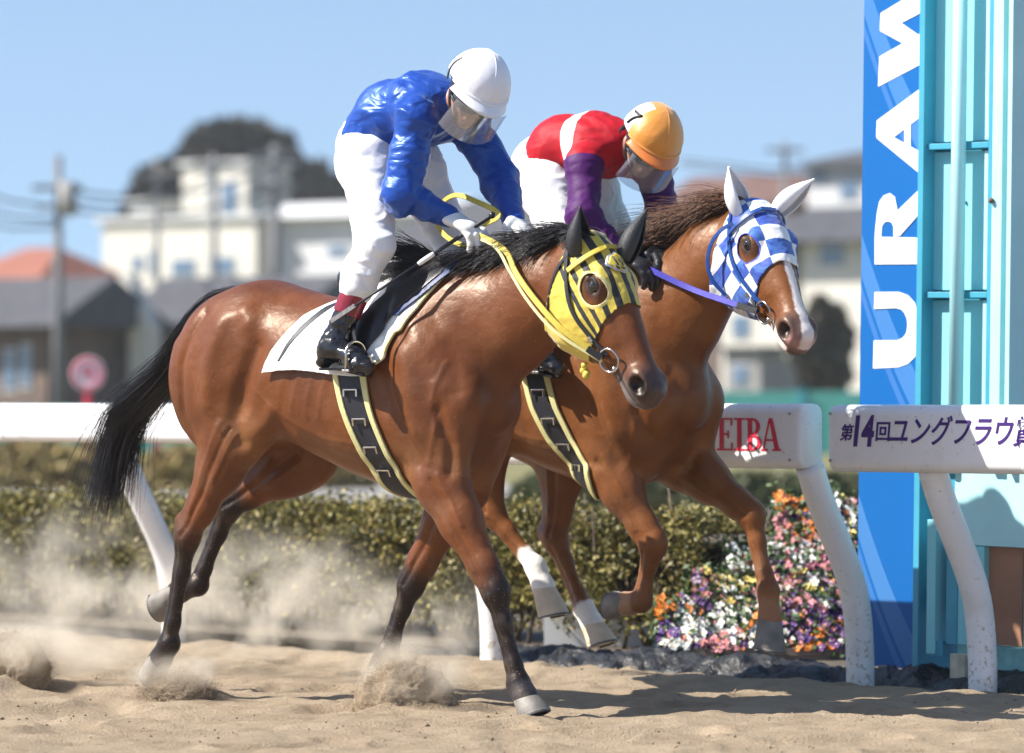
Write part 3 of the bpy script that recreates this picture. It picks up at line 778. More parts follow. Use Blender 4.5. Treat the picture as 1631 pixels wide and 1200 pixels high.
tag(gr, 'churned pale beige sand of the racetrack', kind='structure')

# infield sheets
def sheet(name, pts, m, z, label):
    mb = MB(); mb.V = [(x, y, z) for x, y in pts]; mb.F = [tuple(range(len(pts)))]
    return tag(mb.build(name, m), label, kind='structure')
M_SOIL = mat('soil', (.10, .08, .055), .95, var=.4, vscale=3)
M_GRASS = mat('dry_grass', (.16, .145, .05), .95, var=.4, vscale=.25)
M_ROAD = mat('road_grey', (.27, .26, .245), .9, var=.15, vscale=.5)
a1, a2 = rl(-30, .62, 0), rl(14, .62, 0)
sheet('soil_bed', [a1[:2], (60, 46), (-60, 46), (a2[0], a2[1])], M_SOIL, .012, 'dark soil bed between the rail and the inner road')
sheet('road', [(-70, 46), (70, 46), (80, 62), (-80, 62)], M_ROAD, .012, 'grey inner service road beyond the hedge')
sheet('lawn', [(-80, 62), (80, 62), (700, 900), (-700, 900)], M_GRASS, .012, 'olive brown winter lawn of the infield')

# rail beams
t_at = lambda px, n: ((RP[0] + RN[0] * n) - (px - CX) / F * (RP[1] + RN[1] * n)) / (-RD[0] + (px - CX) / F * RD[1])
M_RAIL = mat('white_rail_plastic', (.80, .80, .81), .38, var=.035, vscale=3, bump=.05, bscale=12)
def dirty(m):
    t = m.node_tree; p = t.nodes['Principled BSDF']; X_.t = t; tc = t.nodes.new('ShaderNodeTexCoord'); s = t.nodes.new('ShaderNodeSeparateXYZ'); t.links.new(tc.outputs['Object'], s.inputs[0])
    n = t.nodes.new('ShaderNodeTexNoise'); n.inputs['Scale'].default_value = 55; n.inputs['Detail'].default_value = 6; t.links.new(tc.outputs['Object'], n.inputs['Vector'])
    n2 = t.nodes.new('ShaderNodeTexNoise'); n2.inputs['Scale'].default_value = 6; n2.inputs['Detail'].default_value = 5; t.links.new(tc.outputs['Object'], n2.inputs['Vector'])
    low = X_.op('MINIMUM', X_.op('MAXIMUM', X_.op('SUBTRACT', .42, X_(s.outputs[2])) * 2.2, 0), 1)
    k = X_.op('MINIMUM', X_.op('MAXIMUM', (X_(n.outputs['Fac']) - X_.op('SUBTRACT', .64, low * .16)) * 7, 0), .85)
    k2 = X_.op('MINIMUM', X_.op('MAXIMUM', (X_(n2.outputs['Fac']) - .56) * 1.4 + low * .12, 0), .35)
    src = p.inputs['Base Color'].links[0].from_socket
    t.links.new(mixcol(t, X_.op('MAXIMUM', k, k2), src, (.42, .35, .26)), p.inputs['Base Color'])
dirty(M_RAIL)
M_RED = mat('sign_red', (.62, .02, .06), .5, var=.05)
M_NAVY = mat('sign_navy', (.045, .012, .16), .5, var=.05)
def beam(name, t0, t1, ztop, h, depth, cap=.03, n0=-.32, parent=None, mt=None):
    r = min(.045, depth * .4); prof = []
    for (cx, cz, a0) in ((depth / 2 - r, h / 2 - r, 0), (-depth / 2 + r, h / 2 - r, 90), (-depth / 2 + r, -h / 2 + r, 180), (depth / 2 - r, -h / 2 + r, 270)):
        for k in range(7): a = math.radians(a0 + 15 * k); prof.append((cx + r * math.cos(a), cz + r * math.sin(a)))
    ts = [(t0, .80), (t0 + .008, .93), (t0 + cap, 1)] + [(t0 + cap + (t1 - t0 - 2 * cap) * k / 12, 1) for k in range(1, 12)] + [(t1 - cap, 1), (t1 - .008, .93), (t1, .80)]
    V = []; n = len(prof)
    for t, s in ts:
        for (a, z) in prof:
            V.append(rl(t, n0 + a * s, ztop - h / 2 + z * (1 if s == 1 else 1 - (1 - s) * .3)))
    m = len(ts)
    Fc = [(i * n + k, i * n + (k + 1) % n, (i + 1) * n + (k + 1) % n, (i + 1) * n + k) for i in range(m - 1) for k in range(n)] + [tuple(range(n))[::-1], tuple(range((m - 1) * n, m * n))]
    return mesh_obj(name, V, Fc, mt or M_RAIL, parent)
def rail_post(t, parent, rad=.058, dx=0.0, ztop=.90):
    prof = ([(.99, 1.17)] if ztop > .95 else []) + [(.90, 1.0), (.80, .86), (.62, .52), (.50, .29), (.40, .14), (.30, .06), (.2, .02), (.1, 0), (-.06, 0)]
    K = smooth_knots([(-z, o) for z, o in prof], 30)
    mb = MB(); pts = [rl(t + dx * q[1], -.30 * q[1], -q[0]) for q in K]
    mb.tube(pts, rad, 20, flat=1.0, up=(RD[0], RD[1], 0)); return mb.build('post', M_RAIL, parent, True)
E1 = empty('running_rail'); tag(E1, 'long white running rail with red lettering, behind both horses', 'rail', 'white running rails beside the track')
def local(o, root): return o
beam('beam', t_at(1272, -.395), 2.7, 1.15, .262, .15, parent=E1); beam('beam', 2.7, 14, 1.15, .185, .11, parent=E1)
for t in (0, 2.18, 4.42, 6.6, 8.8): rail_post(t, E1, ztop=.90 if t < 2.7 else .99)
E2 = empty('running_rail'); tag(E2, 'white running rail with dark blue Japanese lettering, at the right edge', 'rail', 'white running rails beside the track')
beam('beam', -8, t_at(1317, -.395), 1.145, .265, .15, parent=E2)
for t in (-.65, -2.8, -5): rail_post(t, E2)

def text(body, t, n, z, size, m, parent, name, shear=0, sx=1, off=0, ext=.0015):
    cu = bpy.data.curves.new(name, 'FONT'); cu.body = body; cu.size = size; cu.shear = shear; cu.offset = off; cu.extrude = ext
    cu.materials.append(m); o = bpy.data.objects.new(name, cu); link(o, parent)
    o.location = rl(t, n, z); o.rotation_euler = (math.pi / 2, 0, RANG); o.scale = (sx, 1, 1)
    bpy.context.view_layer.update(); me = bpy.data.meshes.new_from_object(o); q = bpy.data.objects.new(name, me); link(q, parent); q.location = o.location; q.rotation_euler = o.rotation_euler; q.scale = o.scale
    bpy.data.objects.remove(o); return q
def face_matrix(t, n, z):
    ex = Vector((-RD[0], -RD[1], 0)); ey = Vector((0, 0, 1)); ez = Vector((-RN[0], -RN[1], 0)); c = rl(t, n, z)
    return Matrix(((ex[0], ey[0], ez[0], c[0]), (ex[1], ey[1], ez[1], c[1]), (ex[2], ey[2], ez[2], c[2]), (0, 0, 0, 1)))
nf = -.32 - .075 - .001
# slab serif letters K E I B A in a unit box (w .62, h 1)
def slab(ch):
    S = .10; st = .17
    def r(x0, y0, x1, y1): return [(x0, y0), (x1, y0), (x1, y1), (x0, y1)]
    if ch == 'I': return [r(.2, 0, .2 + st, 1), r(.08, 0, .49, S * .6), r(.08, 1 - S * .6, .49, 1)]
    if ch == 'E': return [r(.1, 0, .1 + st, 1), r(0, 0, .62, S * .6), r(0, 1 - S * .6, .6, 1), r(.27, .47, .45, .53), r(.56, 0, .62, .24), r(.54, .76, .60, 1), r(.42, .38, .47, .62)]
    if ch == 'K': return [r(.1, 0, .1 + st, 1), r(0, 0, .38, .06), r(0, .94, .38, 1), [(.27, .42), (.52, .94), (.60, .94), (.31, .36)], [(.31, .52), (.40, .60), (.66, .06), (.50, .06)], r(.42, .94, .70, 1), r(.42, 0, .74, .06)]
    if ch == 'A': return [[(.26, 1), (.40, 1), (.66, .06), (.48, .06)], [(.30, .92), (.26, 1), (.02, .06), (.09, .06)], r(.16, .30, .50, .36), r(-.04, 0, .22, .06), r(.40, 0, .74, .06)]
    if ch == 'B':
        P = [r(.1, 0, .1 + st, 1), r(0, 0, .2, .06), r(0, .94, .2, 1)]
        for (cy, ry, rx) in ((.74, .26, .30), (.25, .25, .36)):
            for k in range(8):
                a0 = -math.pi / 2 + math.pi * k / 8; a1 = a0 + math.pi / 8; cx = .28
                o = lambda a, q, w: (cx + (rx - w) * math.cos(a), cy + (ry - q) * math.sin(a))
                P.append([o(a0, 0, 0), o(a1, 0, 0), o(a1, .06, .15), o(a0, .06, .15)])
            P.append(r(.2, cy + ry - .06, .29, cy + ry)); P.append(r(.2, cy - ry, .29, cy - ry + .06))
        return P
for ch, px in zip('KEIBA', (1109, 1142, 1166, 1187, 1214)):
    mb = MB(); Mx = face_matrix(t_at(px, nf), nf, 1.15 - (717 - HY) * 18.0 / F)
    for k, pl in enumerate(slab(ch)): mb.poly([(p[0] * .142, p[1] * .132) for p in pl], .0012 + k * .00012, Mx)
    mb.build('letter', M_RED, E1)
zt = 1.145
text('第', t_at(1337, nf), nf, zt - (704 - 650) / 400, .068, M_NAVY, E2, 'lettering', .25, 1.0, .0012)
text('14', t_at(1353, nf), nf, zt - (714 - 650) / 402, .165, M_NAVY, E2, 'lettering', .18, .74, .0055)
text('回', t_at(1393, nf), nf, zt - (704 - 650) / 402, .082, M_NAVY, E2, 'lettering', .1, 1.0, .0016)
text('ユングフラウ賞', t_at(1414, nf), nf, zt - (709 - 650) / 404, .122, M_NAVY, E2, 'lettering', .28, .865, .0016)
text('(SⅡ)', t_at(1618, nf), nf, zt - (709 - 650) / 412, .085, M_NAVY, E2, 'lettering', .2, .9, 0)
mb = MB(); q = rl(-.04, -.30, .86); mb.box(q, (.02, .012, .05), RANG); mb.build('green_mark', mat('green_tape', (.03, .25, .1), .5), E1)

# ---- leaves
def leaf_cloud(pts, size, R_, aspect=.5, up=.4):
    n = len(pts); a = R_.normal(size=(n, 3)); a[:, 2] += up; a /= np.linalg.norm(a, axis=1, keepdims=True)
    b = R_.normal(size=(n, 3)); b -= a * (a * b).sum(1)[:, None]; b /= np.linalg.norm(b, axis=1, keepdims=True)
    s = (size * R_.uniform(.55, 1.35, n))[:, None]
    V = np.stack([pts - a * s, pts + b * s * aspect, pts + a * s, pts - b * s * aspect], 1).reshape(-1, 3)
    return V, np.arange(4 * n).reshape(-1, 4)
M_LEAF = mat('leaf', (1, 1, 1), .55, var=.15, vscale=3, attr=True)
def lerp_cols(n, R_, pal, w):
    pal = np.array(pal); k = R_.choice(len(pal), n, p=np.array(w) / sum(w)); return pal[k] * R_.uniform(.75, 1.25, (n, 1))
t0, t1 = 1.9, 9.0; N_ = 110000
t = R.uniform(t0, t1, N_); z = R.uniform(0.02, 1, N_) ** .8; n = R.uniform(0, 1, N_)
shellm = R.uniform(0, 1, N_) < .75
n = np.where(shellm, R.uniform(0, .16, N_), n); topm = R.uniform(0, 1, N_) < .35
z = np.where(topm, R.uniform(.86, 1, N_), z); n = np.where(topm, R.uniform(0, 1, N_), n)
P0 = np.stack([t, n, z], 1); bump = fbm(np.stack([t * 3, n * 2, z * 2], 1), 50, 3)
top = .60 + .07 * fbm(np.stack([t * 2.2, n, 0 * t], 1), 51, 3)
base = RP + RD * t[:, None] + RN * (1.0 + n[:, None] * .55 - .07 * (z[:, None] < .85) * bump[:, None])
Zp = .04 + z * top + .03 * R.normal(size=N_) * (z > .9)
gapk = (z < .22) & (R.uniform(0, 1, N_) < .72)
dens = fbm(np.stack([t * 7, n * 5, z * 5], 1), 52, 2) > -.22
kp = ~gapk & dens
pts = np.c_[base, Zp][kp]
V, Q = leaf_cloud(pts, .0165, R, .42)
cn = fbm(pts * 5, 53, 3)
c1 = lerp_cols(len(pts), R, [(.150, .130, .026), (.24, .20, .045), (.075, .078, .018), (.34, .27, .09), (.13, .075, .03)], [5, 4, 4, 1.5, .8])
c1 *= (1 + .5 * cn)[:, None]
he = mesh_obj('hedge', V, Q, M_LEAF, None, False, cols=np.repeat(c1, 4, 0))
tag(he, 'long clipped olive green hedge running behind the white rail', 'hedge')
mb = MB()
for k in range(150):
    tt = R.uniform(t0, t1); nn = R.uniform(.05, .5); p = rl(tt, 1.0 + nn, 0); lean = R.normal(size=3) * .12; top_ = rl(tt, 1 + nn, .5) + lean
    mb.tube([p, (p + top_) / 2 + R.normal(size=3) * .02, top_], [.012, .009, .004], 5)
mb.build('twigs', mat('twig', (.10, .075, .05), .9, var=.3, vscale=20), he, True)
# dark core so the row is not see-through
mb = MB(); c = rl((t0 + t1) / 2 + .1, 1.32, .32); mb.box(c, (t1 - t0 - .3, .22, .36), RANG); o = mb.build('dark_core', mat('dark_core_fill', (.025, .022, .012), 1, var=.5, vscale=30), he)

# ---- white boards and pale litter glimpsed under the hedge
M_WHITE = mat('white_paint', (.78, .78, .77), .5, var=.06)
mb = MB(); mb.box(W(905, 829, 26), (.55, .05, .09)); tag(mb.build('low_rail', M_WHITE), 'short low white rail beyond the hedge between the horse legs', 'rail')
mb = MB(); mb.box(W(960, 990, 20.6) + np.array([0, 0, -.02]), (.55, .04, .24)); tag(mb.build('white_board', M_WHITE), 'white board standing behind the bare foot of the hedge', 'board')

# ---- black plastic ground cover at the rail foot
nu, nv = 260, 26; V = []
for i in range(nu):
    tt = -3.2 + 6.0 * i / (nu - 1)
    for j in range(nv):
        q = j / (nv - 1); nn = -.04 + q * (.62 + .05 * math.sin(tt * 3))
        V.append([tt, nn, q])
V = np.array(V); cr = np.abs(fbm(V * np.array([7, 12, 1]), 61, 4)); cr2 = fbm(V * np.array([2.2, 4, 1]), 62, 2)
zz = -.02 + .095 * np.sin(np.pi * np.clip(V[:, 2] * 1.05, 0, 1)) ** .7 * (1 + 1.1 * cr2) - .15 * cr
PP = RP + RD * V[:, :1] + RN * V[:, 1:2]
idx = np.arange(nu * nv).reshape(nu, nv); Q = np.stack([idx[:-1, :-1], idx[1:, :-1], idx[1:, 1:], idx[:-1, 1:]], -1).reshape(-1, 4)
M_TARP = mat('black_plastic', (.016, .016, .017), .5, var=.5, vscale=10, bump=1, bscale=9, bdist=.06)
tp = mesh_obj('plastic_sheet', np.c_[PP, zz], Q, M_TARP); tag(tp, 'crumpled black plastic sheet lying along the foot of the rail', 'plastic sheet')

# ---- flower planters
PET = dict(orange=(.72, .19, .01), purple=(.075, .010, .13), violet=(.13, .05, .27), white=(.80, .80, .76), pink=(.68, .26, .30), wine=(.24, .01, .08), yellow=(.80, .62, .16), rose=(.45, .13, .13), lilac=(.45, .32, .48))
M_PET = mat('petal', (1, 1, 1), .6, var=.1, vscale=30, attr=True); M_PLEAF = mat('pansy_leaf', (.055, .10, .025), .6, var=.3, vscale=20)
M_WOOD = mat('weathered_wood', (.22, .17, .14), .85, var=.25, vscale=4, bump=.4, bscale=30, stretch=(1, 1, 8))
def flower(mb, c, s, col, Rr):
    f = np.array([-.35 + Rr.normal() * .35, -.85, .45 + Rr.normal() * .3]); f /= np.linalg.norm(f)
    a = np.cross(f, (0, 0, 1)); a /= np.linalg.norm(a); b = np.cross(a, f); col = np.array(col)
    for k in range(5):
        th = math.pi / 2 + k * 2 * math.pi / 5; d = math.cos(th) * a + math.sin(th) * b; e = -math.sin(th) * a + math.cos(th) * b
        V = [c, c + d * s * .5 + e * s * .42 + f * s * .15, c + d * s * .95 + e * s * .36 + f * s * .08, c + d * s * 1.05, c + d * s * .95 - e * s * .36 + f * s * .08, c + d * s * .5 - e * s * .42 + f * s * .15]
        cc = np.clip(col * Rr.uniform(.8, 1.15), 0, .9); mb.add(V, [(0, 1, 2, 3), (0, 3, 4, 5)], cc)
    mb.add([c + f * s * .2 + a * s * .22, c + f * s * .2 + b * s * .22, c + f * s * .2 - a * s * .22, c + f * s * .2 - b * s * .22], [(0, 1, 2, 3)], (.7, .45, .05) if max(col) > .3 else (.6, .5, .3))
def planter(px0, px1, ytop, ybot, Yd, pal, w, label, wood, depth=.25, nf_=220, slope=0.0):
    """a box of pansies: flowers fill px0..px1, ytop..ybot at depth Yd"""
    Rr = np.random.RandomState(int(px0 + ytop)); A = W(px0, ybot, Yd); Bp = W(px1, ybot, Yd); topz = W(0, ytop, Yd)[2]
    zc = A[2]; z_low = 0.0
    mb = MB(); wx = Bp[0] - A[0]; cx = (A[0] + Bp[0]) / 2
    zb = max(zc, .10); hb = wood
    for k in range(2): mb.box((cx, Yd + depth * .5 + (k * .004), zc - hb * (.25 + .5 * k)), (wx, depth, hb * .49))
    root = mb.build('flower_planter', M_WOOD, bevel=.003)
    tag(root, label, 'flower planter', 'pansy planters stepped beside the banner')
    kinds = list(pal); mf = MB(); ml = MB(); k = 0; cols = {}
    names = {'orange': 'orange_pansies'}
    pts = []
    while len(pts) < nf_:
        u, v = Rr.uniform(0, 1), Rr.uniform(0, 1)
        zt_ = topz - slope * (1 - u) * (topz - zc)
        edge = .12 * math.sin(u * 9 + px0) * (topz - zc)
        z_ = zc + v * (zt_ - zc + edge)
        pts.append(np.array([A[0] + u * wx, Yd + depth * (.02 + .75 * v) + Rr.normal() * .015, z_]))
    cl = [Rr.choice(len(kinds), p=np.array(w) / sum(w)) for _ in range(22)]; cs = [pts[Rr.randint(len(pts))] for _ in range(22)]
    for p in pts:
        d = [np.linalg.norm((p - c) * (1, .5, 1)) + Rr.uniform(0, .05) for c in cs]; kd = kinds[cl[int(np.argmin(d))]]
        if Rr.uniform() < .22: kd = kinds[Rr.randint(len(kinds))]
        flower(mf, p, Rr.uniform(.0145, .0245), PET[kd], Rr)
    lp = np.array([pts[Rr.randint(len(pts))] for _ in range(nf_ * 7)]) + Rr.normal(size=(nf_ * 7, 3)) * .025 + np.array([0, .03, -.01])
    V, Q = leaf_cloud(lp, .018, Rr, .55); lf = mesh_obj('foliage', V, Q, M_PLEAF, root, False)
    ff = mf.build('blossoms', M_PET, root, cols=True)
    return root
planter(1240, 1362, 790, 872, 19.95, ['orange', 'white', 'yellow', 'purple', 'pink'], [4, 4, 1, 1.5, 1], 'top tier of white and orange pansies beside the blue banner', .10, nf_=560)
planter(1165, 1362, 855, 905, 19.8, ['white', 'wine', 'pink', 'purple', 'rose'], [7, 1.5, 3, 1, 1.5], 'second tier of white, wine and pink pansies below the orange ones', .10, nf_=560, slope=.35)
planter(1108, 1345, 900, 968, 19.65, ['white', 'violet', 'rose', 'pink', 'yellow', 'lilac', 'purple'], [8, 2, 2, 3.5, 1.5, 1.5, 1], 'third tier of white, violet and rose pansies in the middle', .16, nf_=900, slope=.2)
planter(1050, 1342, 962, 1032, 19.45, ['orange', 'purple', 'white', 'violet', 'pink'], [3, 2.4, 4, 1.5, 1], 'lowest wooden planter of orange, purple and white pansies on the ground', .075, nf_=820)

# joints on the rails: sleeves and bolts
for root, ts, hh in ((E1, (.85, 1.95), .266), (E1, (3.3, 5.3), .190), (E2, (-1.2,), .269)):
    for t in ts: beam('joint_sleeve', t - .022, t + .022, 1.152 if root is E1 else 1.147, hh, .154 if hh > .2 else .114, cap=.003, parent=root)
M_SCREW = mat('rail_bolt', (.35, .34, .33), .4, .6)
for root, ts in ((E1, (.02, .90, 2.0)), (E2, (-.20, -1.25))):
    for t in ts:
        for z_ in (1.11, .925):
            mb = MB(); mb.sphere(rl(t, nf - .001, z_), .0065, 8, 6); mb.build('bolt', M_SCREW, root, True)
# loose clods and crumbs on the track
n = 4200; Xc = R.uniform(-2.9, 3.2, n); Yc = R.uniform(13.9, 18.6, n); k = (rail_n(Xc, Yc) < -.05) & (fbm(np.stack([Xc * 1.5, Yc * 1.5, 0 * Xc], 1), 77, 3) > -.12); Xc, Yc = Xc[k], Yc[k]
Zc = sand_height(Xc, Yc); sz = np.abs(R.normal(size=len(Xc))) ** 1.6 * .0022 + .0014
ico = np.array([(0, 0, 1), (.9, 0, .2), (.28, .85, .25), (-.72, .53, .2), (-.72, -.53, .25), (.28, -.85, .2), (0, 0, -.5)])
fi = np.array([(0, 1, 2), (0, 2, 3), (0, 3, 4), (0, 4, 5), (0, 5, 1), (6, 2, 1), (6, 3, 2), (6, 4, 3), (6, 5, 4), (6, 1, 5)])
V = ico[None] * sz[:, None, None] * R.uniform(.6, 1.4, (len(Xc), 7, 3)) + np.stack([Xc, Yc, Zc], 1)[:, None]
T = (fi[None] + 7 * np.arange(len(Xc))[:, None, None]).reshape(-1, 3)
M_CLOD = mat('damp_sand', (.24, .175, .115), .95, var=.3, vscale=9)
tag(mesh_obj('sand_crumbs', V.reshape(-1, 3), T, M_CLOD, None, False), 'loose crumbs and clods of damp sand scattered over the track', kind='stuff')
# ------------------------------------------------------------------ banner and finish-post tower
M_BBLUE = None
def banner_mat():
    m, t, p = newmat('banner_print'); N = t.nodes; L = t.links
    tc = N.new('ShaderNodeTexCoord'); sp = N.new('ShaderNodeSeparateXYZ'); L.new(tc.outputs['Object'], sp.inputs[0])
    # sweeping diagonal light bands printed on the blue
    def mth(op, a, b=None):
        n = N.new('ShaderNodeMath'); n.operation = op
        for i, v in enumerate((a, b)):
            if v is None: continue
            if isinstance(v, (int, float)): n.inputs[i].default_value = v
            else: L.new(v, n.inputs[i])
        return n.outputs[0]
    x, z = sp.outputs[0], sp.outputs[2]
    arc = mth('MULTIPLY', mth('MULTIPLY', x, x), -1.6)
    q = mth('ADD', mth('ADD', z, mth('MULTIPLY', x, 1.75)), arc)
    fr = mth('FRACT', mth('MULTIPLY', q, .92))
    cr = N.new('ShaderNodeValToRGB'); cr.color_ramp.interpolation = 'CONSTANT'; L.new(fr, cr.inputs[0])
    els = [(0, (0, .110, .37, 1)), (.10, (.04, .16, .44, 1)), (.15, (0, .110, .37, 1)), (.18, (.05, .185, .46, 1)), (.34, (0, .110, .37, 1))]
    cr.color_ramp.elements[0].position = 0; cr.color_ramp.elements[0].color = els[0][1]; cr.color_ramp.elements[1].position = els[1][0]; cr.color_ramp.elements[1].color = els[1][1]
    for ps, c in els[2:]: e = cr.color_ramp.elements.new(ps); e.color = c
    L.new(cr.outputs[0], p.inputs['Base Color']); p.inputs['Roughness'].default_value = .5; p.inputs['Specular IOR Level'].default_value = .25
    return m
BE = np.array([.6855, -.728]); BN = np.array([.728, .685])       # banner and tower stand parallel to the rail
class Plane:
    """upright plane parallel to the rail, n metres behind its beam line; maps photo pixels to (along, z)"""
    def __init__(s, n, px0):
        s.o = RP + RN * n; a = (px0 - CX) / F; k = (s.o[0] - a * s.o[1]) / (a * BE[1] - BE[0]); s.o = s.o + BE * k
    def xz(s, px, py, d=0.0):
        o = s.o + BN * d; a = (px - CX) / F; k = (o[0] - a * o[1]) / (a * BE[1] - BE[0]); return k, CAMZ - (py - HY) * (o[1] + BE[1] * k) / F
PB = Plane(.40, 1419)
b0 = PB.xz(1364, 1060); b1 = PB.xz(1474, 1060)
bw_ = b1[0] - b0[0]; lean = math.radians(.9)
ban = empty('race_banner', (PB.o[0], PB.o[1], 0)); ban.rotation_euler = (0, lean, 0); ban.rotation_euler = (Matrix.Rotation(RANG, 4, 'Z') @ Matrix.Rotation(lean, 4, 'Y')).to_euler()
tag(ban, 'tall blue vertical banner board with big white letters reading upwards', 'banner')
b0 = (b0[0], 0, b0[1]); bcx_ = (b0[0] + b1[0]) / 2
mb = MB(); zt = 3.4; mb.box((bcx_, .04, (b0[2] + zt) / 2), (bw_, .08, zt - b0[2])); mb.build('board', banner_mat(), ban)
# letters traced from the sign: pixel outlines on the banner face
def poly_letter(mb, pts, hole=None):
    inv = 1.0
    P = []
    for (px, py) in pts:
        x, z = PB.xz(px, py); P.append((x - z * math.tan(lean), z))
    if sum(P[i][0] * P[(i + 1) % len(P)][1] - P[(i + 1) % len(P)][0] * P[i][1] for i in range(len(P))) < 0: P = P[::-1]
    Mx = Matrix(((1, 0, 0, 0), (0, 0, -1, -.0005), (0, 1, 0, 0), (0, 0, 0, 1)))
    mb.poly(P, .0015 + .00012 * (len(mb.F) % 90) / 3, Mx)
mb = MB()
def strip(outer, inner):        # two matching polylines -> filled quads
    for i in range(len(outer) - 1): poly_letter(mb, [outer[i], outer[i + 1], inner[i + 1], inner[i]])
# U (lying on its side, open towards the left)
strip([(1391, 588), (1432, 585), (1447, 579), (1458, 568), (1463, 552), (1466, 528), (1464, 500), (1458, 482), (1447, 470), (1432, 465), (1394, 466)],
      [(1392, 543), (1430, 542), (1438, 538), (1443, 532), (1445, 526), (1446, 517), (1445, 507), (1441, 498), (1436, 493), (1428, 491), (1393, 493)])
mb.build('letter', M_WHITE, ban); mb = MB()
# R
strip([(1394, 422), (1394, 372), (1397, 342), (1401, 322), (1408, 312), (1418, 308), (1426, 314), (1430, 334)],
      [(1404, 422), (1404, 378), (1405, 362), (1409, 355), (1415, 353), (1421, 355), (1424, 362), (1424, 378)])
strip([(1394, 422), (1394, 378)], [(1470, 420), (1470, 378)])
poly_letter(mb, [(1424, 342), (1424, 378), (1434, 376), (1474, 330), (1474, 292), (1430, 336)])
mb.build('letter', M_WHITE, ban); mb = MB()
# A
poly_letter(mb, [(1397, 193), (1396, 218), (1424, 219), (1474, 180), (1474, 134), (1464, 142)])
poly_letter(mb, [(1396, 218), (1398, 222), (1474, 283), (1474, 245), (1424, 219), (1424, 214)])
poly_letter(mb, [(1441, 200), (1441, 234), (1451, 240), (1451, 192)])
mb.build('letter', M_WHITE, ban); mb = MB()
# W
poly_letter(mb, [(1399, 139), (1401, 91), (1438, 69), (1474, 92), (1474, 98)])
poly_letter(mb, [(1402, 50), (1403, 22), (1408, 18), (1474, 62), (1474, 92), (1436, 68)])
poly_letter(mb, [(1403, 22), (1402, 48), (1412, 50), (1500, 2), (1500, -40)])
poly_letter(mb, [(1438, 69), (1474, 48), (1500, 40), (1500, 70), (1474, 92)])
mb.build('letter', M_WHITE, ban)

M_CY = mat('cyan_panel', (.24, .62, .68), .6, var=.05, vscale=2)
M_CYF = mat('pale_cyan_frame', (.42, .74, .78), .4, var=.06, vscale=5, bump=.1, bscale=20)
M_TEAL = mat('teal_steel', (.05, .32, .45), .45, var=.08)
M_DTEAL = mat('deep_teal', (.0, .10, .20), .5, var=.08)
M_BLK = mat('gap_shade_and_black', (.01, .012, .018), .8)  # near-black: boot soles, black panel, and shade painted into the tower gap
PT = Plane(.30, 1540)
tw = empty('finish_tower', (PT.o[0], PT.o[1], 0)); tw.rotation_euler = (Matrix.Rotation(RANG, 4, 'Z') @ Matrix.Rotation(lean, 4, 'Y')).to_euler(); tag(tw, 'tall cyan steel finish tower with panels, pipe and frame, at the right edge', 'tower')
tx = lambda px, d=0: PT.xz(px, HY, d)[0]
def tbox(name, p0, p1, y0, y1, z0, z1, m, bevel=.002):
    mb = MB(); x0, x1 = tx(p0, y0), tx(p1, y0); mb.box(((x0 + x1) / 2, (y0 + y1) / 2, (z0 + z1) / 2), (x1 - x0, y1 - y0, z1 - z0)); return mb.build(name, m, tw, bevel=bevel)
zz = lambda py, px=1540: PT.xz(px, py)[1]
pb = 1452      # left edge at horizon height
tbox('edge_strip', pb, pb + 9, -.02, .5, .02, 3.6, M_TEAL)
zj = [zz(470), zz(232)]; zs = [zz(760)] + zj + [3.6]
for k in range(3):
    tbox('panel', pb + 17, pb + 66, .05, .07, zs[k] + .02, zs[k + 1] - .02, M_CY); tbox('panel', pb + 66.5, pb + 112, .05, .07, zs[k] + .02, zs[k + 1] - .02, M_CY)
    tbox('panel_frame', pb + 10, pb + 17, .02, .06, zs[k] + .022, zs[k + 1] - .022, M_CYF)
    tbox('panel_frame', pb + 106, pb + 112, .02, .05, zs[k] + .022, zs[k + 1] - .022, M_CYF)
for z_ in zj: tbox('crossbar', pb + 10, pb + 112, .0, .05, z_ - .012, z_ + .012, M_TEAL)
tbox('backing', pb + 9, pb + 150, .08, .12, .3, 3.6, M_TEAL)
mb = MB(); mb.tube([(tx(pb + 70), -.02, zz(755)), (tx(pb + 70), -.02, 3.6)], .030, 20); mb.build('pipe', M_CYF, tw, True)
tbox('column', pb + 112, pb + 118, .0, .10, zz(748), 3.6, M_TEAL)
tbox('column', pb + 118, pb + 134, -.05, .10, zz(748), 3.6, M_CYF); tbox('column', pb + 134, pb + 142, -.02, .10, zz(748), 3.6, M_CY); tbox('column', pb + 142, pb + 149, -.06, .1, zz(748), 3.6, M_CYF)
tbox('side_wall', pb + 150, pb + 240, .25, .3, .3, 3.6, M_DTEAL)
mb = MB(); mb.tube([(tx(1606), .18, zz(790)), (tx(1650), .18, zz(330))], .022, 4); mb.build('brace', M_CYF, tw)
tbox('black_panel', 1617, 1700, .2, .22, zz(755), zz(540), M_BLK)  # plain black panel in front of the side wall
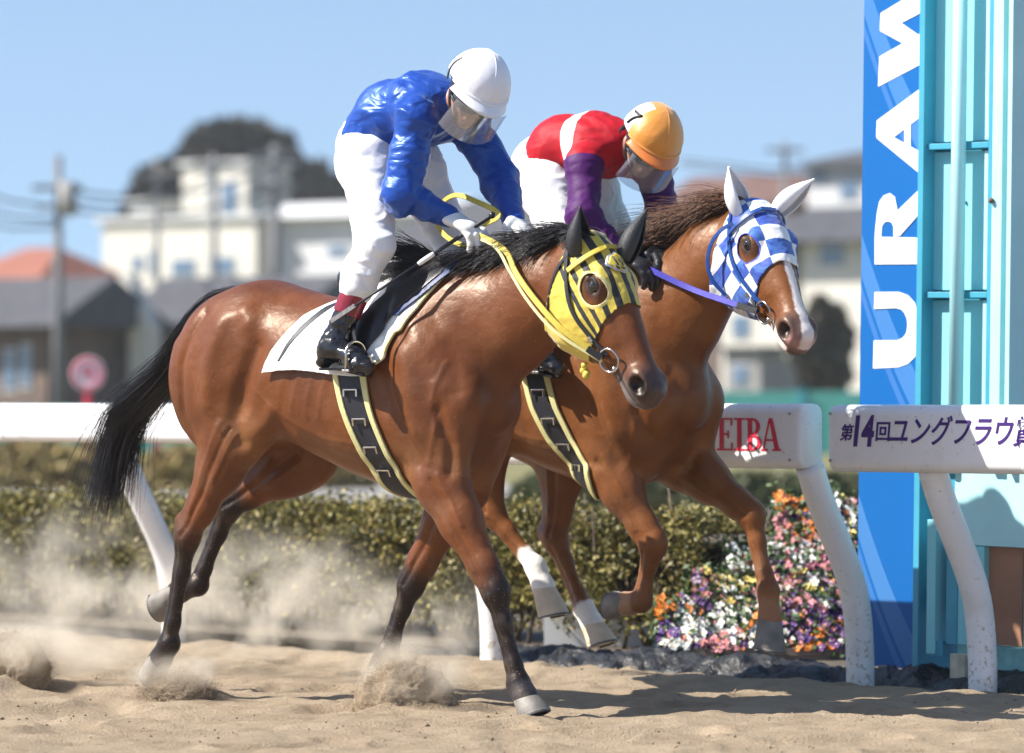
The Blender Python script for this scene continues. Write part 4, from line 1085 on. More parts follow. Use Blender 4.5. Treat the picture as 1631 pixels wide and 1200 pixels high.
# lower part
tbox('base_panel', 1517, 1720, -.02, .05, zz(868), zz(745), M_CYF)
tbox('base_panel', 1524, 1565, -.02, .05, zz(1030), zz(868) - .003, M_CY)
tbox('brown_plate', 1566, 1627, .01, .04, zz(1024), zz(868) - .003, mat('brown_plate', (.34, .16, .095), .6, var=.15, vscale=5))
tbox('base_panel', 1629, 1720, -.02, .05, zz(1024), zz(868) - .003, M_CYF)
tbox('base_rail', 1474, 1488, -.03, .05, zz(1045), zz(830), M_CY); tbox('base_rail', 1474, 1500, -.02, .04, zz(1048), zz(1024), M_TEAL)
tbox('base_rail', 1505, 1523, -.01, .06, zz(1028), zz(850), M_TEAL)
tbox('sill', 1524, 1720, -.04, .06, zz(1078), zz(1026), mat('rusty_cyan', (.22, .50, .50), .7, var=.5, vscale=7))
tbox('gap_shade_panel', 1488, 1524, .3, .34, .05, zz(845), M_BLK)  # black panel added behind the gap, the gap's shade put into its colour
tbox('footing', 1512, 1536, -.10, .0, -.02, zz(1040), mat('cream_block', (.55, .50, .38), .8, var=.3, vscale=15), .004)
M_RUST = mat('rusty_bolt', (.12, .07, .05), .7)
for (x_, y_, z_, r_) in [(tx(1585), -.06, zz(322), .012), (tx(1517), .045, zz(322), .007)] + [(tx(pb + 12), 0, zz(py), .005) for py in [85, 165, 248, 320, 500, 583]]:
    mb = MB(); mb.sphere((x_, y_, z_), r_, 8, 6); mb.build('bolt', M_RUST, tw, True)

# ------------------------------------------------------------------ far background
def facade(name, px0, px1, py0, py1, Yd, depth, m, label, wins=(), roof=None, winmat=None, cat='house', group='houses beyond the infield'):
    depth = min(depth, 3.5)
    A = W(px0, py1, Yd); Bq = W(px1, py0, Yd); z0 = min(A[2], 0) if py1 > 600 else A[2]; z0 = 0
    root = empty(name, ((A[0] + Bq[0]) / 2, Yd, 0)); tag(root, label, cat, group); cx = root.location[0]
    mb = MB(); mb.box((0, depth / 2, (z0 + Bq[2]) / 2), (Bq[0] - A[0], depth, Bq[2] - z0)); mb.build('wall', m, root)
    for (a, b, c, d) in wins:
        P0, P1 = W(a, d, Yd), W(b, c, Yd); wf = MB(); x0, x1 = P0[0] - cx, P1[0] - cx; zc_, hh = (P0[2] + P1[2]) / 2, P1[2] - P0[2]
        wf.box(((x0 + x1) / 2, .02, zc_), (x1 - x0, .12, hh)); wo = wf.build('window', M_FRAME, root)
        pn = MB(); pn.box(((x0 + x1) / 2, -.045, zc_), ((x1 - x0) * .88, .03, hh * .86)); pn.build('pane', M_GLASS, wo)
    if roof:
        kind, rm, rz, over = roof; x0, x1 = A[0] - cx - over, Bq[0] - cx + over; zr = Bq[2]; top = W(0, rz, Yd)[2]; d0, d1 = -over, depth + over; r = MB()
        if kind == 'hip':
            ins = min((x1 - x0) * .35, depth * .6); ym = (d0 + d1) / 2
            r.add([(x0, d0, zr), (x1, d0, zr), (x1, d1, zr), (x0, d1, zr), (x0 + ins, ym, top), (x1 - ins, ym, top)], [(0, 1, 5, 4), (1, 2, 5), (2, 3, 4, 5), (3, 0, 4), (3, 2, 1, 0)])
        elif kind == 'gable':
            ym = (d0 + d1) / 2
            r.add([(x0, d0, zr), (x1, d0, zr), (x1, d1, zr), (x0, d1, zr), (x0, ym, top), (x1, ym, top)], [(0, 1, 5, 4), (1, 2, 5), (2, 3, 4, 5), (3, 0, 4), (3, 2, 1, 0)])
        else:
            r.box(((x0 + x1) / 2, (d0 + d1) / 2, (zr + top) / 2 + .003), (x1 - x0, d1 - d0, abs(top - zr)))
        r.build('roof', rm, root)
    root.rotation_euler = (0, 0, -.6)
    return root
M_FRAME = mat('window_frame', (.55, .55, .55), .5); M_GLASS = mat('window_glass', (.10, .16, .24), .15, var=.2, vscale=1, spec=.8)
M_CREAM = mat('cream_render', (.62, .59, .52), .85, var=.08, vscale=.8); M_PALE = mat('pale_grey_render', (.58, .58, .58), .85, var=.1, vscale=.8)
M_GREYW = mat('grey_render', (.30, .29, .28), .85, var=.15, vscale=.8); M_BROWNW = mat('brown_timber', (.14, .10, .08), .85, var=.3, vscale=1.5)
M_TILE = mat('red_tile', (.30, .11, .07), .8, var=.2, vscale=2, bump=.5, bscale=20, bdist=.1); M_DTILE = mat('dark_tile', (.065, .065, .075), .7, var=.25, vscale=2, bump=.5, bscale=20, bdist=.1)
M_BTILE = mat('brown_tile', (.13, .07, .055), .8, var=.2, vscale=2)
facade('house', -60, 70, 452, 640, 128, 9, M_GREYW, 'house with a wide orange red tiled roof on the far left', wins=[(20, 60, 500, 540)], roof=('hip', M_TILE, 392, .8))
facade('house', -90, 96, 522, 640, 112, 8, M_BROWNW, 'low house with dark roof and pale shutters at the left edge', wins=[(8, 34, 555, 625), (44, 66, 548, 620)], roof=('gable', M_DTILE, 440, .8))
facade('house', 118, 192, 530, 640, 116, 8, M_BROWNW, 'small dark roofed house behind the round sign', wins=[(130, 160, 555, 590)], roof=('gable', M_DTILE, 470, .5))
facade('house', 205, 470, 520, 640, 114, 9, M_GREYW, 'dark tiled house with a pale gable end behind the horse tail', wins=[(235, 262, 545, 600), (300, 380, 560, 610)], roof=('gable', M_DTILE, 438, .8))
mb = MB(); g0 = W(213, 640, 113); g0[2] = 0
gp = [(W(a, b, 113) - g0) * np.array([1.15, 0, 1]) for a, b in [(186, 438), (200, 438), (240, 520), (240, 640), (204, 640), (204, 500)]]
mb.add([p for p in gp] + [p + (0, .5, 0) for p in gp], [(0, 1, 2, 3, 4, 5)[::-1], (6, 7, 8, 9, 10, 11)] + [(i, (i + 1) % 6, 6 + (i + 1) % 6, 6 + i) for i in range(6)])
gw = mb.build('gable_wall', M_CREAM); gw.location = g0; gw.rotation_euler = (0, 0, -.55); tag(gw, 'narrow cream gable wall between the two dark roofs', 'wall')
facade('apartment_building', 128, 440, 352, 600, 150, 3, M_CREAM, 'long cream building below the wooded hill', wins=[(190, 212, 405, 432), (270, 320, 412, 440), (345, 400, 410, 440), (225, 240, 395, 440)], roof=('flat', M_PALE, 344, .2), cat='building')
facade('apartment_building', 276, 408, 262, 360, 158, 2.5, M_CREAM, 'tall cream tower block with a blue window strip', wins=[(355, 388, 288, 352), (330, 342, 262, 352)], roof=('flat', M_PALE, 256, .2), cat='building')
facade('apartment_building', 200, 262, 322, 360, 162, 9, M_PALE, 'pale grey rooftop block left of the tower block', roof=('flat', M_PALE, 318, .2), cat='building')
facade('apartment_building', 404, 720, 345, 600, 147, 3, M_PALE, 'pale building with a low pitched roof right of the tower block', wins=[(512, 556, 390, 408), (600, 660, 385, 410)], roof=('gable', M_PALE, 318, .6), cat='building')
facade('house', 640, 905, 395, 600, 140, 10, M_GREYW, 'grey house seen between the two jockeys', wins=[(700, 740, 420, 450), (815, 850, 400, 430)], roof=('gable', M_DTILE, 318, .8))
facade('house', 1085, 1268, 330, 600, 150, 10, M_BROWNW, 'wide brown roofed house behind the orange capped jockey', wins=[(1130, 1180, 345, 375)], roof=('gable', M_BTILE, 275, 1.0))
facade('house', 1276, 1420, 262, 600, 146, 10, M_PALE, 'tall pale house left of the blue banner', wins=[(1288, 1312, 268, 292), (1336, 1372, 290, 318)], roof=('hip', M_DTILE, 236, .5))
facade('house', 1140, 1262, 392, 640, 128, 9, M_CREAM, 'cream house partly hidden by the checkered hood', wins=[(1160, 1195, 500, 540), (1165, 1200, 430, 460)], roof=('gable', M_DTILE, 340, .8))
facade('house', 1268, 1410, 385, 640, 126, 9, M_CREAM, 'cream two storey house with blue windows beside the banner', wins=[(1300, 1348, 372 + 15, 425), (1300, 1345, 480, 520)], roof=('gable', M_DTILE, 325, .8))
facade('house', 1150, 1215, 560, 640, 112, 5, M_GREYW, 'low grey outbuilding above the rail end', wins=[(1165, 1195, 580, 615)], roof=('flat', M_DTILE, 552, .2))
# fences
M_TFEN = mat('teal_fence', (.10, .42, .36), .7, var=.15)
def fence(x0, x1, Yd, ztop, label):
    A = W(x0, 640, Yd)[0]; Bx = W(x1, 640, Yd)[0]; r = empty('mesh_fence', ((A + Bx) / 2, Yd, 0)); tag(r, label, 'fence')
    mb = MB(); mb.box((0, 0, ztop / 2), (Bx - A, .05, ztop)); mb.build('panel', M_TFEN, r); k = A
    while k < Bx: q = MB(); q.box((k - (A + Bx) / 2, -.06, ztop / 2 + .04), (.09, .06, ztop + .08)); q.build('post', M_TEAL, r); k += 2.2
    return r
fence(-120, 700, 100, 1.08, 'low teal fence across the infield behind the left rail')
fence(1120, 1500, 98, 1.42, 'taller teal fence between the horse head and the banner')
for px, c in ((20, 'red'), (118, 'pink'), (185, 'white'), (252, 'red')):
    mb = MB(); mb.box(W(px, 714, 99.7), (.22, .04, .25)); tag(mb.build('small_sign', M_RED if c != 'white' else M_WHITE), {20: 'small red plate on the teal fence near the left edge', 118: 'small red plate on the teal fence below the round sign', 185: 'small white plate on the teal fence left of the tail', 252: 'small red plate on the teal fence right of the tail'}[px], 'sign')
# round sign
rs = empty('round_sign', (W(140, 600, 60)[0], 60, 0)); tag(rs, 'round white and red sign on a red post beyond the rail', 'sign')
zc = W(0, 595, 60)[2]; Mx = Matrix.Translation((0, 0, zc)) @ Matrix.Rotation(math.pi / 2, 4, 'X')
mb = MB(); mb.poly([(.235 * math.cos(a), .235 * math.sin(a)) for a in np.linspace(0, 2 * math.pi, 40)[:-1]], .03, Mx); mb.build('disc', M_WHITE, rs)
mb = MB(); mb.torus((0, -.032, zc), .195, .018, Matrix.Rotation(math.pi / 2, 3, 'X')); mb.build('ring', M_RED, rs, True)
mb = MB(); mb.box((-.05, -.036, zc + .03), (.05, .01, .16)); mb.box((.05, -.036, zc + .08), (.12, .01, .035)); mb.box((.05, -.036, zc), (.12, .01, .035)); mb.box((.05, -.036, zc - .06), (.12, .01, .035)); mb.build('numeral', M_RED, rs)
mb = MB(); mb.tube([(0, .03, 0), (0, .03, zc - .2)], .05, 12); mb.build('post', M_RED, rs)
# utility poles and wires
M_POLE = mat('concrete_pole', (.17, .17, .175), .9, var=.15); M_WIRE = mat('cable', (.03, .03, .035), .6)
def pole(px, py, Yd, r0, label, arms, tr=None):
    top = W(px, py, Yd)[2]; r = empty('utility_pole', (W(px, 0, Yd)[0], Yd, 0)); tag(r, label, 'utility pole', 'utility poles beyond the infield')
    mb = MB(); mb.tube([(0, 0, -.1), (0, 0, top)], [r0, r0 * .6], 14); mb.build('pole', M_POLE, r, True)
    for (ay, aw) in arms: q = MB(); z_ = W(0, ay, Yd)[2]; q.box((0, -r0, z_), (aw, .12, .12)); q.build('crossarm', M_POLE, r)
    for (ty, dx) in (tr or ()): q = MB(); z_ = W(0, ty, Yd)[2]; q.tube([(dx, -.3, z_ - .4), (dx, -.3, z_ + .4)], .2, 14); q.build('transformer', M_GREYW, r, True)
    return r
poles = [pole(93, 248, 104, .15, 'thick grey utility pole with transformers at the far left', [(300, 1.2), (330, 1.0)], [(318, .25)]),
         pole(341, 246, 134, .16, 'slim dark utility pole in front of the tower block', [(262, 1.2)]),
         pole(438, 232, 128, .22, 'pale utility pole with crossarms right of the tower block', [(246, 1.4), (296, 1.5), (306, 1.2)]),
         pole(250, 270, 142, .14, 'thin utility pole left of the tower block', [(280, 1.1)]),
         pole(1250, 228, 138, .15, 'thin utility pole above the brown roofed house', [(240, 1.2)])]
for k, (y0, y1, Y0, Y1) in enumerate(((300, 262, 104, 128), (330, 296, 104, 128), (315, 275, 104, 134))):
    A = W(93, y0, Y0); Bq = W(438 if k < 2 else 341, y1, Y1); L0 = A + (A - Bq) * .8
    mb = MB(); pts = []
    for a in np.linspace(0, 1, 16): p = A + (Bq - A) * a; p[2] -= 1.0 * 4 * a * (1 - a) * .5; pts.append(p)
    mb.tube(pts, .035, 5); tag(mb.build('overhead_wire', M_WIRE, None, True), ['upper overhead wire between the two thick poles', 'lower overhead wire between the two thick poles', 'overhead wire from the left pole to the slim dark pole'][k], 'wire', 'overhead wires')
for k, (ya, yb) in enumerate(((292, 330), (318, 352), (345, 362), (255, 272), (262, 285))):
    xa, xb = (-60, 93) if k < 3 else (1085, 1380); Yd = 104 if k < 3 else 138; A = W(xa, ya, Yd); Bq = W(xb, yb, Yd); mb = MB(); mb.tube([A, (A + Bq) / 2 - (0, 0, .15), Bq], .035, 5)
    tag(mb.build('overhead_wire', M_WIRE, None, True), ['topmost wire leaving the frame at the left edge', 'middle wire leaving the frame at the left edge', 'lowest wire leaving the frame at the left edge', 'upper wire over the brown roof', 'lower wire over the brown roof'][k], 'wire', 'overhead wires')

# trees
M_BARK = mat('bark', (.09, .065, .045), .95, var=.3, vscale=2)
def tree(px, ptop, pw, pbot, Yd, pal, wts, label, n=9000, leaf=.3, seed=1, name='tree', group='trees beyond the infield'):
    """crown fills pw pixels round px from ptop to pbot"""
    Rr = np.random.RandomState(seed); c = W(px, (ptop + pbot) / 2, Yd); hz = (pbot - ptop) / 2 * Yd / F; hx = pw / 2 * Yd / F; hy = hx * .8
    blobs = []
    for k in range(26):
        d = Rr.normal(size=3); d /= np.linalg.norm(d); d *= Rr.uniform(.3, .78); blobs.append(np.r_[d * (hx, hy, hz), Rr.uniform(.26, .42)])
    blobs = np.array(blobs); k = Rr.randint(0, len(blobs), n); d = Rr.normal(size=(n, 3)); d /= np.linalg.norm(d, axis=1, keepdims=True)
    pts = blobs[k, :3] + d * (np.array([hx, hy, hz]) * blobs[k, 3:4]) * Rr.uniform(.6, 1.0, (n, 1)) ** .5
    pts += c - np.array([0, 0, 0]); nz_ = fbm(pts / hx * 3, seed, 3); pts = pts[nz_ > -.3]
    V, Q = leaf_cloud(pts, leaf, Rr, .6); cols = lerp_cols(len(pts), Rr, pal, wts)
    r = empty(name, (0, 0, 0)); r.location = (c[0], Yd, 0); tag(r, label, 'tree', group); V = V - np.array([c[0], Yd, 0])
    mesh_obj('crown', V, Q, M_LEAF, r, False, cols=np.repeat(cols, 4, 0))
    mb = MB(); mb.tube([(0, 0, -.2), (.1, 0, c[2] * .6), (0, 0, c[2])], [hx * .10 + .1, hx * .06 + .06, .05], 10)
    for q in blobs[:9]: mb.tube([(0, 0, c[2] * .55), (q[0] * .5, q[1] * .5, c[2] + q[2] * .3), (q[0], q[1], c[2] + q[2])], [hx * .04 + .04, hx * .02 + .02, .02], 6)
    mb.build('trunk', M_BARK, r, True); return r
HP = [(.022, .018, .009), (.036, .027, .013), (.014, .014, .009), (.05, .035, .017)]; HW = [4, 3, 4, 1.5]
for i, a in enumerate([(380, 166, 150, 350, 'highest round tree on the hill crest'), (296, 246, 160, 390, 'broad tree on the left slope of the hill'), (468, 246, 160, 390, 'broad tree on the right slope of the hill'), (244, 300, 90, 390, 'lowest tree at the left foot of the hill'),
                       (545, 290, 120, 400, 'lowest tree at the right foot of the hill'), (344, 196, 130, 330, 'tree left of the crest on the hill'), (424, 200, 130, 340, 'tree right of the crest on the hill')]):
    tree(a[0], a[1], a[2], a[3], 215 + i * 3, HP, HW, a[4], 9000, .62, 70 + i, group='trees covering the round hill')
hx, hz = W(380, 0, 235)[0], W(0, 215, 235)[2]; V = []; Fc = []
for j in range(13):
    for i in range(32):
        ph = math.pi / 2 * j / 12; th = 2 * math.pi * i / 32; V.append((hx + 5.2 * 1.0 * math.sin(ph) * math.cos(th), 238 + 10 * math.sin(ph) * math.sin(th), hz * math.cos(ph) * (1 if j < 12 else 0)))
Fc = [(j * 32 + i, (j + 1) * 32 + i, (j + 1) * 32 + (i + 1) % 32, j * 32 + (i + 1) % 32) for j in range(12) for i in range(32)]
tag(mesh_obj('hill', V, Fc, mat('hill_scrub', (.05, .04, .022), .95, var=.4, vscale=1)), 'wooded round hill behind the cream buildings', kind='structure')
GP = [(.06, .075, .022), (.09, .10, .03), (.04, .05, .018), (.13, .12, .045)]; OP = [(.24, .185, .06), (.31, .24, .08), (.17, .13, .045), (.28, .18, .07)]
tree(1312, 480, 110, 650, 108, [(.03, .035, .018), (.06, .055, .03), (.12, .07, .05)], [3, 2, 1], 'dark shrubby tree left of the banner', 5000, .18, 91)
def bush(px, ptop, pw, pbot, Yd, pal, label, seed):
    Rr = np.random.RandomState(seed); c = W(px, pbot, Yd); c[2] = 0; top = W(0, ptop, Yd)[2]; hx = pw / 2 * Yd / F; n = 5000
    d = Rr.normal(size=(n, 3)); d /= np.linalg.norm(d, axis=1, keepdims=True); d[:, 2] = np.abs(d[:, 2]); pts = d * (hx, .8, top) * Rr.uniform(.55, 1, (n, 1)) ** .4
    pts += .08 * hx * np.stack([fbm(pts * 3, seed + i) for i in range(3)], 1); V, Q = leaf_cloud(pts, .09, Rr, .6)
    o = mesh_obj('bush', V, Q, M_LEAF, None, False, cols=np.repeat(lerp_cols(len(pts), Rr, pal, [3, 3, 2, 1]), 4, 0)); o.location = c
    return tag(o, label, 'bush', 'bushes across the infield')
for a in [(70, 708, 460, 800, 58, OP, 'wide brown olive bush behind the hedge at the left edge', 31), (330, 710, 320, 800, 57, OP, 'brown olive bush behind the hedge under the horse tail', 32),
          (500, 724, 200, 800, 59, OP, 'olive bush behind the hedge between the hind legs', 33), (900, 756, 190, 840, 48, GP, 'green bush behind the hedge left of the front legs', 34),
          (1075, 758, 230, 840, 47, GP, 'green bush behind the hedge between the front legs', 35), (1215, 756, 200, 840, 48, GP, 'green bush behind the top of the flowers', 36), (1330, 758, 170, 840, 49, GP, 'green bush left of the blue banner base', 37)]:
    bush(a[0], a[1], a[2], a[3], a[4], a[5], a[6], a[7])
# ------------------------------------------------------------------ tack, manes, tail
def tack_fields(hf):
    O, U, Vv, Wd = hf
    c = lambda V: ((V - O) @ U, (V - O) @ Vv, (V - O) @ Wd)
    return c
EYE_U, EYE_V = .175, -.008
def hood_fields(hf, u_end, k_end, back0, backk, er=(.060, .050)):
    c = tack_fields(hf)
    def f_end(V): u, v, w = c(V); return u_end + k_end * np.clip(-v, 0, .3) + .004 * np.sin(w * 60) - u
    def f_back(V): u, v, w = c(V); return u + back0 + backk * v
    def f_eye(V):
        u, v, w = c(V); du = (u - EYE_U - .010) / er[0]; dv = (v - EYE_V + .010) / er[1]; dw = (np.abs(w) - .098) / er[1]
        return np.sqrt(du * du + dv * dv + dw * dw) - 1
    def f_jaw(V): u, v, w = c(V); return v + .30
    def f_near(V): u, v, w = c(V); return .13 - np.abs(w)
    return [f_end, f_back, f_jaw, f_near, f_eye]

def hood_mat(name, kind):
    m, t, p = newmat(name); X_.t = t; u, v, w = attr_xyz(t); L = t.links
    lat = w.abs(); ang = X_.op('ARCTAN2', w, v + .115)
    du = (u - (EYE_U + .010)) * (1 / .060); dv = (v - (EYE_V - .010)) * (1 / .050); dw = (lat - .098) * (1 / .050); de = (du * du + dv * dv + dw * dw).sqrt()
    n = t.nodes.new('ShaderNodeTexNoise'); n.inputs['Scale'].default_value = 14; at = t.nodes.new('ShaderNodeAttribute'); at.attribute_name = 'P'; L.new(at.outputs['Vector'], n.inputs['Vector'])
    nz = (X_(n.outputs['Fac']) - .5) * .03
    if kind == 'stripe':
        st = (ang * 2.9 + .30 + nz).frac().lt(.46) * v.gt(-.115) * de.gt(1.22) * (u + v * .2).gt(-.03)
        c = mixcol(t, st, (.60, .46, .055), (.008, .008, .010))
        c = mixcol(t, de.lt(1.16), c, (.66, .58, .24))
    else:
        a = (ang * 1.42 + .5).floor(); b = ((u + nz * .3) * (1 / .068) + .1).floor()
        ck = ((a + b) * .5).frac().gt(.25)
        light = mixcol(t, X_(n.outputs['Fac']).gt(.52), (.012, .06, .36), (.035, .13, .45))
        c = mixcol(t, ck, (.78, .79, .80), light)
        c = mixcol(t, de.lt(1.08), c, (.04, .08, .48))
    L.new(c, p.inputs['Base Color']); p.inputs['Roughness'].default_value = .62; p.inputs['Sheen Weight'].default_value = .25
    fabric_bump(m, t, p, 16, .5, .012, 3); return m

M_YEL = mat('yellow_webbing', (.60, .46, .06), .5, var=.12, vscale=40, bump=.3, bscale=220, bdist=.002)
M_YELL = mat('pale_yellow_trim', (.62, .58, .27), .6, var=.08, vscale=20)
M_BLU = mat('blue_webbing', (.008, .055, .25), .4, var=.1, vscale=40, bump=.3, bscale=220, bdist=.002)
M_VIO = mat('violet_blue_webbing', (.035, .028, .36), .5, var=.1, vscale=40, bump=.4, bscale=260, bdist=.003)
M_BLACKF = mat('black_webbing', (.012, .013, .020), .5, var=.15, bump=.3, bscale=150, bdist=.002)

def head_strap(hf, mbx, uv, width, side=-1, off=.012, thick=.004, n=26):
    S = spline([(a, b, 0) for a, b in uv], n); P = [head_pt(hf, a, b, side, off) for a, b, _ in S]
    strap(mbx, [p for p, _ in P], [q for _, q in P], width, thick)

def tack(horse, hf, me, which):
    V, Q, N = me; c = tack_fields(hf); O, U, Vv, Wd = hf; one = which == 1
    uvf = lambda v: np.stack(c(v), 1)
    fl = hood_fields(hf, .285 if one else .30, .36 if one else .42, .055, .74)
    hood = shell('hood', V, Q, N, fl, .006, hood_mat('yellow_striped_cloth' if one else 'blue_check_cloth', 'stripe' if one else 'check'), horse, .004, uvf=uvf, disp=lambda v: .0035 * fbm(v * 30, 4) + .003 * np.abs(vnoise(v * np.array([18, 18, 50]), 5)))
    hood['label'] = 'yellow hood with black stripes and a bare eye opening' if one else 'blue and white checkered hood with round eye openings'
    br = empty('bridle', (0, 0, 0), 0, horse)
    m_ = M_YEL if one else M_BLU
    for s in (-1, 1):
        pass
    # browband right over the forehead
    pts, nr = [], []
    for a in np.linspace(-1, 1, 41):
        s = -1 if a < 0 else 1; t_ = np.interp(.055, HK[:, 0], HK[:, 1]); b_ = np.interp(.055, HK[:, 0], HK[:, 2])
        vv = (t_ - .0015) - (abs(a) ** 2.2) * .125
        p, q = head_pt(hf, .055 + .015 * abs(a), vv, s, .016); 
        if abs(a) < .12: q = Vv
        pts.append(p); nr.append(q)
    mb = MB(); strap(mb, pts, nr, .020, .005); mb.build('browband', m_, br, False, .001)
    for s in (-1, 1):
        mb = MB(); head_strap(hf, mb, [(-.015, -.035), (.06, -.075), (.20, -.125), (.33, -.120), (.405, -.105)] if one else [(-.01, -.03), (.06, -.065), (.20, -.105), (.33, -.105), (.40, -.095)], .017, s, .015)
        mb.build('cheekpiece', M_BLACKF if one else M_BLU, br)
        mb = MB()
        if one: head_strap(hf, mb, [(.015, -.05), (.03, -.10), (.09, -.185), (.155, -.240)], .014, s, .016)
        else:
            q_ = spline([H2(1168, 356, -.13), H2(1150, 366, -.15), H2(1132, 392, -.155), H2(1128, 425, -.15), H2(1136, 448, -.14), H2(1156, 470, -.12)], 24)
            if s > 0: q_ = q_ * np.array([1, -1, 1])
            strap(mb, q_, [(0, s, 0)] * 24, .016, .005)
        mb.build('throat_strap', M_BLACKF if one else M_BLU, br)
        p, q = head_pt(hf, .425, -.108, s, .020)
        mb = MB(); z_ = Vector(q); x_ = Vector(U) - z_ * (Vector(U) @ z_); x_.normalize(); y_ = z_.cross(x_)
        mb.torus(p, .043, .0042, Matrix((x_, y_, z_)).transposed(), 36, 8); mb.build('bit_ring', M_BIT, br, True)
        mb = MB(); p2, q2 = head_pt(hf, .462, -.112, s, .012); mb.tube([p2 - q2 * .02, p2 + q2 * .006], .009, 12); mb.build('bit_cheek', M_BIT, br, True)
        mb = MB(); head_strap(hf, mb, [(.345, -.150), (.375, -.135), (.40, -.115)], .022, s, .017, .006); mb.build('bit_strap', M_LEATHER, br)
        mb = MB(); p3, q3 = head_pt(hf, .325, -.125, s, .022); mb.box((0, 0, 0), (.022, .018, .006), M=Matrix.Translation(Vector(p3)) @ Matrix((x_, y_, z_)).transposed().to_4x4()); mb.build('buckle', M_BIT, br, False, .002)
    if one:
        # silver edged emblem patch on the forehead
        out = []; n_ = 30; pc = []
        for k in range(n_):
            a = 2 * math.pi * k / n_; r = .036 * (1 + .10 * math.sin(3 * a + .5) + .07 * math.sin(7 * a)); pc.append((.125 + r * 1.1 * math.cos(a), r * math.sin(a)))
        def fp(u, w, off):
            t_ = np.interp(u, HK[:, 0], HK[:, 1]); b_ = np.interp(u, HK[:, 0], HK[:, 2]); hw = np.interp(u, HK[:, 0], HK[:, 3]); cc, r = (t_ + b_) / 2, (t_ - b_) / 2
            return O + U * u + Vv * (cc + r * (1 - min(abs(w) / hw, .99) ** HPOW) ** (1 / HPOW) + off) + Wd * w
        def patch(scale, off, name, m):
            Vp = [fp(.125, -.02, off)]; Fp = []
            for ring in range(1, 6):
                for (u, w) in pc: Vp.append(fp(.125 + (u - .125) * scale * ring / 5, -.02 + w * scale * ring / 5, off))
            for k in range(n_): Fp.append((0, 1 + k, 1 + (k + 1) % n_))
            for r in range(4):
                for k in range(n_): Fp.append((1 + r * n_ + k, 1 + (r + 1) * n_ + k, 1 + (r + 1) * n_ + (k + 1) % n_, 1 + r * n_ + (k + 1) % n_))
            o = mesh_obj(name, Vp, Fp, m, hood); md = o.modifiers.new('s', 'SOLIDIFY'); md.thickness = .002; md.offset = 0; return o
        patch(1.1, .017, 'emblem_edge', mat('silver_thread', (.45, .45, .5), .35, .6)); patch(.9, .0195, 'emblem', M_YEL)
        for k, (a, b, r) in enumerate([((.10, -.035), (.14, -.028), .003), ((.145, -.01), (.11, .0), .003), ((.135, -.04), (.155, -.03), .004), ((.11, -.018), (.13, -.012), .0025), ((.15, -.02), (.155, -.002), .003)]):
            mb = MB(); mb.tube([fp(a[0], a[1], .021), fp((a[0] + b[0]) / 2 + .004, (a[1] + b[1]) / 2, .022), fp(b[0], b[1], .021)], r, 6); mb.build('emblem_stroke', M_BLACKF, hood, True)
    return br, c

br1, hc1 = tack(horse1, hf1, mesh1, 1)
br2, hc2 = tack(horse2, hf2, mesh2, 2)

def pz(Hf, pts, l):       # pixel outline -> (h,z)
    return np.array([Hf(px, py, l)[[0, 2]] for px, py in pts])
def edge_right(P):        # keep h > line(z)
    P = P[np.argsort(P[:, 1])]; return lambda V: V[:, 0] - np.interp(V[:, 2], P[:, 1], P[:, 0])
def edge_left(P): f = edge_right(P); return lambda V: -f(V)
on_trunk = lambda V: .45 - np.abs(V[:, 1])

